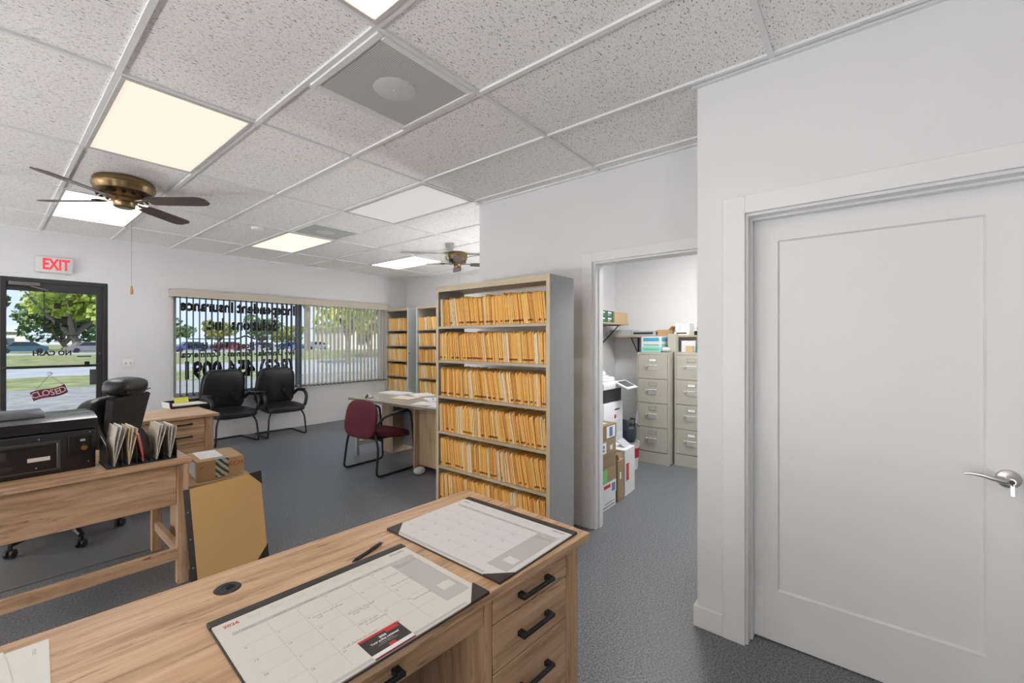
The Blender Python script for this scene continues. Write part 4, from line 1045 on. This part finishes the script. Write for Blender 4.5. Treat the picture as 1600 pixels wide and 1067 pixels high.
for (y0, y1) in ((6.705, 7.345), (5.74, 6.39)):
    for si, z in enumerate(uz):
        y = y1; ang = 2.0; tp = y1
        while y > y0 + .05:
            wdt = rnd.uniform(.022, .055); b.mi = rnd.choice([0, 0, 1, 1, 2, 3, 4])
            target = 5 + 6 * math.sin(y * 9 + si * 2.1)
            ang += max(-3, min(3, target - ang)); ang = max(0, ang); a = R(ang); hh = rnd.uniform(.222, .242)
            yb = min(y - wdt / 2, tp - wdt / 2 - .24 * math.sin(a))
            if yb - wdt / 2 < y0: break
            Mx = Matrix.Translation((5.075 + rnd.uniform(0, .02), yb, z + .001 + wdt / 2 * math.sin(a))) @ Matrix.Rotation(-a, 4, 'X')
            for k in range(2): b.box(rnd.uniform(0, .008), .27, -wdt / 2 + wdt / 2 * k, -wdt / 2 + wdt / 2 * (k + .85), 0, hh * rnd.uniform(.95, 1), 0, 1, Mx)
            y = yb - wdt / 2; tp = yb - wdt / 2 + .24 * math.sin(a)
tag(b.build('file_folders', MANILA, smooth=False), 'manila and cream file folders filling both grey corner shelving units', 'folders', kind='stuff')

# ------------------------------------------------------------------ storage room
def file_cabinet(label, loc, cards):
    o = thing('file_cabinet', label, 'file cabinet', loc, 0, 'putty file cabinets')   # front faces -X, origin front bottom middle
    b = MB(); wv_ = .193; hh = 1.312
    b.box(.034, .48, -wv_, wv_, 0, hh, .004); b.box(0, .034, -wv_, -wv_ + .018, 0, hh, .002); b.box(0, .034, wv_ - .018, wv_, 0, hh, .002); b.box(0, .034, -wv_ + .018, wv_ - .018, hh - .03, hh); b.box(0, .034, -wv_ + .018, wv_ - .018, 0, .135)
    b.build('cabinet_body', PUTTY, o)
    for k in range(4):
        z0 = .140 + k * .2855; z1 = z0 + .280
        b = MB(); b.box(-.004, .012, -wv_ + .021, wv_ - .021, z0, z1, .003); dr = b.build('drawer', PUTTY, o)
        b = MB(); zc = z0 + .150
        b.tube(smooth_path([(-.004, .048, zc), (-.030, .048, zc + .008), (-.030, -.048, zc + .008), (-.004, -.048, zc)], .014, 4), .007, 8); b.box(-.007, -.003, -.055, .055, zc - .05, zc - .002, .001); b.build('handle', SATIN, dr)
        b = MB(); b.lathe([(0, -.022), (.010, -.020), (.012, -.012), (.006, 0)], (-.004, .072, zc + .002), 14, 0); b.build('thumb_latch', SATIN, dr)
        b = MB(); zl = z0 + .222
        b.box(-.007, -.004, -.048, .048, zl - .022, zl + .022); b.build('label_holder', plain('dull_label_frame', (.30, .30, .28), .35, metal=.5), dr)
        b = MB(); b.box(-.0085, -.007, -.040, .040, zl - .015, zl + .015); b.build('label_card', PAPER if cards[k] else PUTTY, dr)
    return o
c1 = file_cabinet('left-hand putty four-drawer file cabinet in the storage room', (4.985, 1.922, 0), (0, 0, 0, 1))
c2 = file_cabinet('right-hand putty file cabinet in the storage room, cut off by the door wall', (5.085, 1.510, 0), (1, 1, 1, 0))
# copier
t = thing('copier', 'tall white office copier with a tilted touch screen in the storage room', 'copier', (4.02, 2.36, 0))
b = MB(); b.box(.0, .45, -.30, .28, .04, .79, .008, 2); b.box(.03, .42, -.27, .25, 0, .04); b.build('body', plain('copier_white', (.70, .71, .74), .4), t)
b = MB(); b.box(.02, .44, -.285, .27, .795, .93, .004); b.build('output_bay', plain('bay_black', (.018, .02, .026), .5), t)
b = MB(); b.box(.0, .45, -.30, .28, .93, 1.0, .010, 2); b.box(.03, .42, -.22, .26, 1.0, 1.045, .012, 2); b.build('scanner', plain('copier_top_white', (.74, .74, .75), .4), t)
b = MB(); b.cbox((0, 0, 0), (.26, .17, .022), (R(24), 0, 0), .006, 2); sc = b.build('touch_panel', WHITE_PL, t, loc=(.40, -.36, .965))
b = MB(); b.cbox((0, 0, .012), (.20, .12, .003), (R(24), 0, 0)); b.build('screen', plain('screen_grey', (.09, .105, .12), .15), sc)
for k, (z0, z1) in enumerate(((.08, .26), (.28, .44), (.46, .60))):
    b = MB(); b.box(.08, .42, -.303, -.299, z0, z1, .002); b.build('paper_drawer', plain('copier_drawer', (.66, .67, .70), .4), t)
b = MB(); b.lathe([(0, -.004), (.022, -.003), (.024, 0)], (.26, -.300, .635), 16, 1); b.build('red_badge', RED_INK, t)
b = MB(); b.box(.25, .36, -.302, -.2995, .70, .716); b.build('dark_badge', INK, t)
b = MB(); b.cyl((-.13, 0, .035), (.10, 0, .035), .035, n=20); b.box(-.10, .13, -.06, .10, .0, .02); tag(b.build('paper_roll', PAPER, loc=(4.17, 2.20, 1.046)), 'white rolled papers lying on top of the copier', 'paper')
b = MB(); b.box(-.10, .035, -.015, .015, 0, .20, .002); tag(b.build('wooden_board', CARD, loc=(4.22, 2.50, 1.046)), 'brown board standing at the back of the copier top', 'board')
# stacked cartons
BROWN2 = plain('kraft_carton', (.30, .22, .12), .7, var=.08); BROWN3 = plain('dull_kraft_carton', (.25, .18, .10), .7, var=.08); WHITEBOX = plain('white_carton', (.68, .68, .68), .6)
BLUE_INK = plain('blue_ink_print', (.10, .20, .42), .6); GREEN_ST = plain('green_sticker', (.18, .48, .16), .6)
zz = [0, .117, .23, .358, .474, .60, .724]
specs = [(WHITEBOX, 'white carton at the bottom of the stack beside the storage doorway'), (WHITEBOX, 'white carton with red and blue print, second from the bottom of the stack'), (BROWN2, 'brown carton with a green sticker in the middle of the storage stack'),
         (BROWN3, 'plain dull brown carton in the storage stack, right above the green-stickered one'), (BROWN2, 'brown carton with a big blue label, second from the top of the storage stack'), (BROWN3, 'brown carton with papers on it, topmost of the storage stack')]
for k, (mt, lab) in enumerate(specs):
    h = zz[k + 1] - zz[k] - .001
    bx = carton('carton', lab, (3.31 + .006 * (k % 2), 1.855, zz[k]), (.42 + .01 * (k % 3), .33, h), 0, mt, None, None, 'cartons stacked in the storage room')
    b = MB(); y = -.1662
    if k == 0: b.box(-.18, .18, y, -.1655, .02, .035); b.box(.0, .18, y, -.1655, .05, .06); b.build('print', plain('grey_print', (.30, .32, .36), .6), bx)
    elif k == 1:
        b.box(-.02, .10, y, -.1655, .065, .095); b.build('print', RED_INK, bx); b = MB(); b.box(.13, .19, y, -.1655, .02, .09); b.box(-.19, -.08, y, -.1655, .02, .035); b.build('print', BLUE_INK, bx)
    elif k == 2: b.box(-.03, .05, y, -.1655, .0, h - .01); b.build('sticker', GREEN_ST, bx)
    elif k == 3: b.box(-.12, .12, y, -.1655, .015, .018); b.box(-.12, .12, y, -.1655, .09, .093); b.build('print', plain('dark_kraft', (.16, .11, .06), .7), bx)
    elif k == 4: b.box(-.19, .03, y, -.1655, .015, .105); b.box(.10, .15, y, -.1655, .03, .07); b.build('shipping_label', PAPER, bx); b = MB(); b.box(-.10, .0, y - .0004, y, .03, .05); b.box(-.10, .0, y - .0004, y, .06, .085); b.build('print', BLUE_INK, bx)
    else: b.box(.03, .19, y, -.1655, .01, .11); b.build('shipping_label', PAPER, bx); b = MB(); b.box(.08, .14, y - .0004, y, .02, .10); b.build('print', BLUE_INK, bx)
b = MB(); b.box(-.14, .10, -.12, .10, 0, .004); tag(b.build('green_paper', plain('green_sheet', (.42, .62, .35), .6), loc=(3.32, 1.84, .7245)), 'light green sheet lying on the topmost carton in the storage room', 'paper')
bx = carton('carton', 'tall narrow brown carton standing with its flaps open beside the carton stack', (3.635, 1.84, 0), (.135, .29, .37), R(2), BROWN2, None, None)
b = MB(); b.cbox((-.04, -.05, .395), (.004, .18, .06), (0, R(-25), 0)); b.cbox((.06, 0, .39), (.004, .25, .05), (0, R(20), 0)); b.build('flap', CARD_L, bx)
b = MB(); b.box(-.03, .0, -.1466, -.1455, .20, .26); b.build('label', PAPER, bx)
bx = carton('carton', 'white carton with a red stripe standing open at the end of the carton row', (3.86, 1.86, 0), (.25, .30, .43), R(3), WHITEBOX, None, None)
b = MB(); b.box(-.10, -.03, -.1516, -.1505, .14, .30); b.build('print', RED_INK, bx)
b = MB(); b.cbox((.05, -.07, .455), (.16, .004, .10), (R(-55), 0, 0)); b.cbox((-.06, .1, .44), (.14, .004, .08), (R(50), 0, 0)); b.build('flap', plain('grey_flap', (.42, .44, .48), .6), bx)
# waste bin with dark bags behind it
t = thing('waste_bin', 'round red and white waste bin between copier and file cabinet', 'bin', (4.62, 2.055, 0))
b = MB(); b.lathe([(.085, 0), (.095, .01), (.115, .30), (.12, .31), (.112, .31), (.10, .27), (.0, .27)], (0, 0, 0), 28); b.build('bin_body', plain('bin_white', (.62, .66, .63), .5), t)
b = MB(); b.lathe([(.1065, .14), (.1135, .245), (.1145, .25)], (0, 0, 0), 28); b.build('red_band', plain('bin_red', (.36, .02, .035), .5), t)
b = MB(); b.cushion((.01, 0, .09), (.21, .17, .18), (0, 0, R(20)), 5, 20); b.cushion((-.03, .03, .165), (.13, .15, .15), (R(12), R(18), 0), 5, 18); b.tube([(.06, -.05, .17), (.08, -.06, .24), (.0, -.04, .26), (-.04, -.03, .22)], .009, 6); tag(b.build('dark_bag', plain('navy_nylon', (.02, .028, .04), .55), loc=(4.62, 2.07, .31)), 'dark navy bag stuffed on top of the waste bin', 'bag')
b = MB(); b.cbox((0, 0, 0), (.11, .02, .16), (R(-10), R(28), 0), .004); tag(b.build('grey_device', plain('grey_device_plastic', (.20, .20, .21), .5), loc=(4.70, 1.985, .56)), 'grey plastic panel leaning on the dark bag in the storage room', 'device')
# upper wall shelf on left storage wall
t = thing('storage_shelf', 'wooden wall shelf on black brackets holding green boxes in the storage room', 'shelf', (4.80, 2.69, 1.668), 0, 'storage wall shelves')
b = MB(); b.box(-.70, .53, -.315, 0, -.018, 0, .002); b.build('board', plain('shelf_wood', (.46, .36, .22), .55), t)
for bxk in (.40, -.30):
    b = MB(); b.box(bxk - .012, bxk + .012, -.006, 0, -.30, -.018); b.box(bxk - .012, bxk + .012, -.26, -.006, -.026, -.018); b.tube([(bxk, -.23, -.028), (bxk, -.006, -.25)], .007, 6); b.build('bracket', BLACK_METAL, t)
GREENBOX = plain('green_carton', (.035, .12, .08), .55)
def small_box(nm, lab, loc, size, mat, cat='box', grp=None, stripe=None, rz=0):
    o = thing(nm, lab, cat, loc, rz, grp); a, c, h = [q / 2 for q in size[:2]] + [size[2]]
    b = MB(); b.box(-a, a, -c, c, 0, h, .002); b.build('box_body', mat, o)
    if stripe:
        for (x0, x1, z0, z1, mt) in stripe: b = MB(); b.box(x0 * a, x1 * a, -c - .0008, -c, z0 * h, z1 * h); b.box(-a - .0008, -a, -c * .8, c * .8, z0 * h, z1 * h); b.build('print', mt, o)
    return o
lay = [(4.44, 0, 'left stack, bottom'), (4.44, 1, 'left stack, middle'), (4.44, 2, 'left stack, top'), (4.62, 0, 'middle stack, bottom'), (4.62, 1, 'middle stack, top'), (4.795, 0, 'right stack, bottom'), (4.795, 1, 'right stack, top')]
ordn = {'left stack, bottom': 'green box at the bottom of the leftmost stack on the wall shelf', 'left stack, middle': 'green box in the middle of the leftmost stack on the wall shelf', 'left stack, top': 'green box topmost on the wall shelf, above the leftmost stack',
        'middle stack, bottom': 'lower green box of the middle stack on the wall shelf', 'middle stack, top': 'upper green box of the middle stack on the wall shelf', 'right stack, bottom': 'lower green box beside the tan box on the wall shelf', 'right stack, top': 'upper green box beside the tan box on the wall shelf'}
for x, k, nm in lay:
    small_box('supply_box', ordn[nm], (x + .06, 2.53, 1.6685 + k * .0725), (.168, .26, .071), GREENBOX, 'box', 'green boxes on the wall shelf', [(-.8, .3, .55, .8, PAPER), (-.8, -.1, .2, .4, plain('pale_green_print', (.35, .5, .35), .6))])
small_box('supply_box', 'tan cardboard box at the right end of the wall shelf', (5.12, 2.52, 1.6685), (.36, .28, .138), CARD_L)
# long shelf on the back wall
t = thing('storage_shelf', 'long lower wall shelf on the back wall above the file cabinets', 'shelf', (5.59, 1.85, 1.512), 0, 'storage wall shelves')
b = MB(); b.box(-.31, 0, -.75, .80, -.020, 0, .002); b.build('board', plain('shelf_wood', (.46, .36, .22), .55), t)
for y in (.50, -.40):
    b = MB(); b.box(-.006, 0, y - .012, y + .012, -.30, -.02); b.box(-.26, -.006, y - .012, y + .012, -.028, -.02); b.tube([(-.23, y, -.03), (-.006, y, -.25)], .007, 6); b.build('bracket', BLACK_METAL, t)
SZ = 1.5128
small_box('binder_stack', 'pale grey flat boxes at the left end of the lower wall shelf', (5.44, 2.48, SZ), (.28, .30, .075), plain('pale_grey_box', (.50, .50, .51), .5))
small_box('organizer', 'silver organizer strip with dark slots on the lower wall shelf', (5.41, 2.16, SZ), (.26, .32, .06), plain('silver_grey_box', (.42, .44, .45), .4), 'organizer', None, [(-.9, .9, .3, .7, BLACK_PLASTIC)])
bx = small_box('open_box', 'small open brown carton on the lower wall shelf', (5.43, 1.90, SZ), (.22, .18, .07), CARD)
b = MB(); b.cbox((-.10, -.095, .09), (.18, .004, .06), (R(45), 0, 0)); b.build('flap', CARD, bx)
t = thing('label_printer', 'white desktop device standing on the lower wall shelf', 'device', (5.43, 1.70, SZ))
b = MB(); b.box(-.10, .10, -.09, .09, 0, .05, .008, 2); b.box(-.08, .10, -.085, -.045, .05, .15, .006); b.box(-.08, .10, .05, .085, .05, .15, .006); b.box(.02, .10, -.045, .05, .05, .13, .006); b.build('housing', WHITE_PL, t)
b = MB(); b.box(-.1015, -.10, -.06, .06, .018, .034); b.build('slot', BLACK_PLASTIC, t)
b = MB(); b.box(-.07, .08, -.06, .06, 0, .05, .005); b.cushion((0, 0, .08), (.10, .09, .08), pw=2.5, n=14); tag(b.build('black_gadget', BLACK_PLASTIC, loc=(5.42, 1.50, SZ)), 'small black gadget right of the white device on the wall shelf', 'device')
b = MB(); b.cushion((0, 0, .045), (.16, .30, .09), pw=2.4, n=18); tag(b.build('grey_bundle', plain('mottled_grey', (.16, .16, .18), .6, var=.6, vscale=40), loc=(5.43, 1.27, SZ)), 'mottled grey bundle at the right end of the lower wall shelf', 'bundle')
CYAN = plain('cyan_print', (.05, .35, .55), .5); AQUA = plain('aqua_box', (.25, .60, .68), .5); CZ = 1.3128
small_box('glove_box', 'aqua box at the bottom of the pile on the left file cabinet', (5.155, 1.965, CZ), (.22, .24, .062), AQUA, 'box', 'boxes on the left file cabinet', [(-.9, .1, .3, .7, GREEN_ST)])
small_box('glove_box', 'white and green striped box in the middle of the pile on the left file cabinet', (5.155, 1.965, CZ + .063), (.22, .24, .050), WHITEBOX, 'box', 'boxes on the left file cabinet', [(-.8, .4, .2, .6, plain('lime_print', (.2, .5, .35), .5))])
small_box('glove_box', 'white box with bright blue print on top of the pile on the left file cabinet', (5.155, 1.965, CZ + .114), (.22, .24, .070), WHITEBOX, 'box', 'boxes on the left file cabinet', [(-.8, .8, .2, .8, CYAN)])
b = MB(); b.cushion((0, 0, .03), (.10, .10, .06), pw=2.4, n=14); tag(b.build('tape_roll', plain('frosted', (.5, .55, .55), .35), loc=(5.07, 1.80, CZ)), 'frosted plastic dispenser on the front of the left file cabinet', 'dispenser')
t = thing('paper_organizer', 'putty upright literature holder between the two file cabinets tops', 'organizer', (5.20, 1.755, CZ))
b = MB(); b.box(-.06, .06, -.045, .045, 0, .215, .003); b.build('panel', PUTTY, t)
small_box('envelope_box', 'white flat box standing on the right file cabinet', (5.28, 1.60, CZ), (.04, .16, .135), WHITEBOX)
small_box('card_stack', 'tan cards standing in front of the white box on the right file cabinet', (5.17, 1.555, CZ), (.03, .085, .075), CARD_L, 'cards')
b = MB(); b.lathe([(0, 0), (.038, 0), (.04, .01), (.04, .09), (.03, .10), (.0, .10)], (0, 0, 0), 20); tag(b.build('wipes_tub', plain('green_tub', (.04, .30, .14), .4), loc=(5.20, 1.455, CZ)), 'green tub on the right file cabinet', 'tub')
b = MB(); b.lathe([(0, 0), (.036, 0), (.038, .01), (.036, .10), (.015, .12), (.012, .14), (0, .14)], (0, 0, 0), 20); tag(b.build('spray_bottle', plain('blue_bottle', (.06, .14, .42), .35), loc=(5.21, 1.370, CZ)), 'blue bottle at the right of the green tub on the file cabinet', 'bottle')

# ------------------------------------------------------------------ outside
def noise_ground(name, c0, c1, sc):
    m, n, l, bs = newmat(name); tc = n.new('ShaderNodeTexCoord'); nz = n.new('ShaderNodeTexNoise'); nz.inputs['Scale'].default_value = sc; nz.inputs['Detail'].default_value = 6
    l.new(tc.outputs['Object'], nz.inputs['Vector']); r = n.new('ShaderNodeValToRGB'); r.color_ramp.elements[0].position = .35; r.color_ramp.elements[0].color = (*c0, 1); r.color_ramp.elements[1].position = .68; r.color_ramp.elements[1].color = (*c1, 1)
    l.new(nz.outputs['Fac'], r.inputs[0]); l.new(r.outputs[0], bs.inputs['Base Color']); bs.inputs['Roughness'].default_value = .9
    return m
ASPH = noise_ground('pale_asphalt', (.25, .24, .225), (.37, .36, .34), 3.0); GRASS = noise_ground('dry_grass', (.14, .19, .05), (.38, .36, .17), 1.2); ROAD = noise_ground('sunlit_road', (.36, .37, .39), (.48, .48, .49), .8)
def ground(name, y0, y1, mat, x0=-90, x1=170, z=-.1, lab=None):
    o = MB().box(x0, x1, y0, y1, z - .2, z).build(name, mat, smooth=False); o['kind'] = 'structure'; return o
ground('parking_lot', 7.552, 20.5, ASPH); ground('grass_verge', 20.5, 27.5, GRASS, -90, 9); ground('driveway', 20.5, 27.5, ROAD, 9, 170); ground('street', 27.5, 36, ROAD); ground('grass_field', 36, 72, GRASS, z=-.1); ground('far_road', 72, 88, ROAD); ground('far_field', 88, 300, GRASS)
def leaves_mat(name, a, c):
    m, n, l, bs = newmat(name); oi = n.new('ShaderNodeTexCoord'); nz = n.new('ShaderNodeTexNoise'); nz.inputs['Scale'].default_value = .9; nz.inputs['Detail'].default_value = 4
    l.new(oi.outputs['Object'], nz.inputs['Vector']); r = n.new('ShaderNodeValToRGB'); r.color_ramp.elements[0].position = .36; r.color_ramp.elements[0].color = (*a, 1); r.color_ramp.elements[1].position = .62; r.color_ramp.elements[1].color = (*c, 1)
    l.new(nz.outputs['Fac'], r.inputs[0]); l.new(r.outputs[0], bs.inputs['Base Color']); bs.inputs['Roughness'].default_value = .6
    tr = n.new('ShaderNodeBsdfTranslucent'); ms = n.new('ShaderNodeMixShader'); ms.inputs[0].default_value = .5; l.new(r.outputs[0], tr.inputs['Color']); l.new(bs.outputs[0], ms.inputs[1]); l.new(tr.outputs[0], ms.inputs[2]); l.new(ms.outputs[0], n['Material Output'].inputs['Surface'])
    return m
LEAF = [leaves_mat('oak_leaves', (.22, .36, .08), (.85, .90, .26)), leaves_mat('dark_leaves', (.09, .17, .08), (.28, .40, .16)), leaves_mat('yellow_leaves', (.20, .26, .06), (.55, .54, .18))]
BARK = plain('grey_bark', (.20, .17, .16), .9, bump=.6, bscale=20)
def tree(label, x, y, h, rad, trunk, lm, n=1500, leaf=.55, squash=.6, seed=1, name='tree'):
    o = thing(name, label, 'tree', (x, y, -.1), 0, 'trees across the street'); rn = random.Random(seed)
    b = MB(); base = Vector((0, 0, 0)); b.tube([(0, 0, 0), (.05 * rad, 0, trunk * .5), (0, .02 * rad, trunk)], [rad * .075, rad * .06, rad * .055], 10)
    for k in range(6):
        a = 2 * math.pi * k / 6 + rn.random(); e = rn.uniform(.35, .6)
        b.tube([(0, 0, trunk * .9), (rad * .3 * math.cos(a), rad * .3 * math.sin(a), trunk + (h - trunk) * .25), (rad * e * math.cos(a), rad * e * math.sin(a), trunk + (h - trunk) * .55)], [rad * .045, rad * .03, rad * .012], 7)
    b.build('trunk', BARK, o)
    b = MB(); blobs = [(rn.uniform(-.62, .62), rn.uniform(-.62, .62), rn.uniform(-.5, .55), rn.uniform(.32, .5)) for _ in range(14)]
    zc = trunk + (h - trunk) * .5
    for i in range(n):
        q = blobs[i % 14]; v = Vector((rn.gauss(0, 1), rn.gauss(0, 1), rn.gauss(0, 1))).normalized() * (q[3] * rn.uniform(.75, 1.0))
        c = Vector(((q[0] + v.x) * rad, (q[1] + v.y) * rad, zc + (q[2] + v.z) * (h - trunk) * .55))
        u = Vector((rn.gauss(0, 1), rn.gauss(0, 1), rn.gauss(0, 1))).normalized(); w = u.orthogonal().normalized(); s = leaf * rn.uniform(.5, 1.1); w2 = u.cross(w)
        b.quad(c - w * s, c - w2 * s * .6, c + w * s, c + w2 * s * .6)
    b.build('foliage', lm, o, smooth=False)
    return o
tree('big spreading oak tree seen through the glass street door', 8.4, 92, 13.5, 8.6, 2.6, LEAF[0], 5600, .62, seed=3)
tree('broad green tree at the left behind the glass street door', -3.0, 112, 15, 6.8, 3.2, LEAF[1], 3000, .7, seed=5)
tree('bushy green tree behind the big oak in the street door view', 9.0, 112, 9, 6.0, 1.0, LEAF[1], 2400, .6, seed=21)
tree('dark tree beyond the cars, leftmost through the blinds', 27, 122, 7.5, 4.5, 2.0, LEAF[1], 1300, .5, seed=8)
tree('yellowish tree beyond the cars, right of the dark one, through the blinds', 37.5, 126, 7.2, 4.0, 1.6, LEAF[2], 1200, .5, seed=9)
tree('dark bushy tree in the middle left of the blinds view', 42, 112, 8.0, 4.0, 1.2, LEAF[1], 1200, .5, seed=10)
tree('low yellow-green tree in the middle of the blinds view', 52, 122, 6.0, 6, 1.2, LEAF[2], 1300, .5, seed=11)
tree('slim green tree close to the window at the right half of the blinds', 15.5, 27, 7.5, 1.9, 1.8, LEAF[0], 1100, .3, seed=12)
tree('green tree behind the right end of the blinds', 24, 38, 8.5, 3.0, 1.6, LEAF[2], 1300, .35, seed=13)
tree('tall tree near the window mullion, across the street', 34, 72, 13.5, 3.4, 7.0, LEAF[2], 900, .45, seed=14)
def car(label, x, y, col, flip=1, L=4.6, Hc=1.5):
    o = thing('car', label, 'car', (x, y, -.1), 0, 'cars parked across the street')
    a = L / 2; b = MB()
    b.prism([(-a, .30), (-a + .05, .75), (-a + .9, .92), (-a + 1.5, Hc), (a - 1.35, Hc), (a - .55, .98), (a - .05, .85), (a, .35), (a - .1, .25), (-a + .1, .25)], 1, -.85, .85)
    b.build('car_body', plain('car_paint_%d' % int(x * 10), col, .25), o)
    b = MB(); b.prism([(-a + 1.0, .95), (-a + 1.55, Hc - .06), (a - 1.4, Hc - .06), (a - .75, .98)], 1, -.86, .86); b.build('windows', plain('car_glass', (.02, .025, .03), .1), o)
    for s in (-1, 1):
        for yy in (-.78, .78):
            b = MB(); b.lathe([(0, -.1), (.30, -.1), (.33, -.06), (.33, .06), (.30, .1), (0, .1)], (s * (a - .85), yy, .33), 18, 1); b.build('wheel', BLACK_PLASTIC, o)
    return o
cars = [('dark blue car, leftmost through the blinds', 20.0, (.06, .08, .22)), ('maroon car next to the dark blue one', 24.9, (.22, .03, .06)), ('lilac grey car in the middle of the blinds view', 29.8, (.30, .28, .38)), ('blue car right of the middle in the blinds view', 34.6, (.08, .14, .34)), ('white car near the window mullion', 39.6, (.6, .6, .62))]
for lab, x, c in cars: car(lab, x, 80, c)
car('dark teal car seen through the glass door at left', 3.2, 86, (.03, .08, .11)); car('grey car seen through the glass door at right', 9.4, 84, (.16, .16, .20))
def building(label, x0, x1, y0, y1, h, wm, roofm):
    o = thing('building', label, 'building', ((x0 + x1) / 2, y0, -.1)); a = (x1 - x0) / 2
    b = MB(); b.box(-a, a, 0, y1 - y0, 0, h); b.build('walls', wm, o)
    b = MB(); b.prism([(-.6, h), (y1 - y0 + .6, h), ((y1 - y0) / 2, h + 1.4)], 0, -a - .6, a + .6); b.build('roof', roofm, o)
    for k in range(3):
        x = -a + (k + .7) * 2 * a / 3.4
        b = MB(); b.box(x - .8, x + .8, -.06, 0, .9, 2.2); b.build('window', plain('far_window', (.10, .12, .15), .2), o)
    return o
WW = plain('white_siding', (.74, .73, .70), .7)
building('low white building seen through the glass door at left', -5.5, 5.0, 128, 138, 3.4, WW, plain('pale_roof', (.62, .62, .62), .7))
building('pale house behind the right half of the blinds', 44, 62, 78, 90, 4.2, plain('cream_siding', (.70, .66, .56), .7), plain('tan_roof', (.42, .38, .34), .7))
t = thing('utility_pole', 'wooden utility pole with wires across the street', 'pole', (12.4, 60, -.1))
b = MB(); b.cyl((0, 0, 0), (0, 0, 11), .13, .10, 10); b.build('post', BARK, t)
b = MB(); b.tube([(-60, 0, 8.6), (-20, 0, 8.35), (0, 0, 8.5)], .03, 5); b.tube([(0, 0, 8.5), (30, 0, 8.3), (70, 0, 8.6)], .03, 5); b.build('wires', BLACK_METAL, t)
bpy.context.view_layer.update()
# lettering curves become plain meshes
dg = bpy.context.evaluated_depsgraph_get()
for o in [q for q in bpy.data.objects if q.type == 'FONT']:
    me = bpy.data.meshes.new_from_object(o.evaluated_get(dg), depsgraph=dg)
    n = bpy.data.objects.new('lettering', me); COL.objects.link(n)
    nm = o.name; n.parent = o.parent; n.location = o.location; n.rotation_euler = o.rotation_euler; n.scale = o.scale
    mats = [m for m in o.data.materials]
    if not me.materials:
        for m in mats: me.materials.append(m)
    cu = o.data; bpy.data.objects.remove(o, do_unlink=True); bpy.data.curves.remove(cu); n.name = nm
bpy.context.view_layer.update()
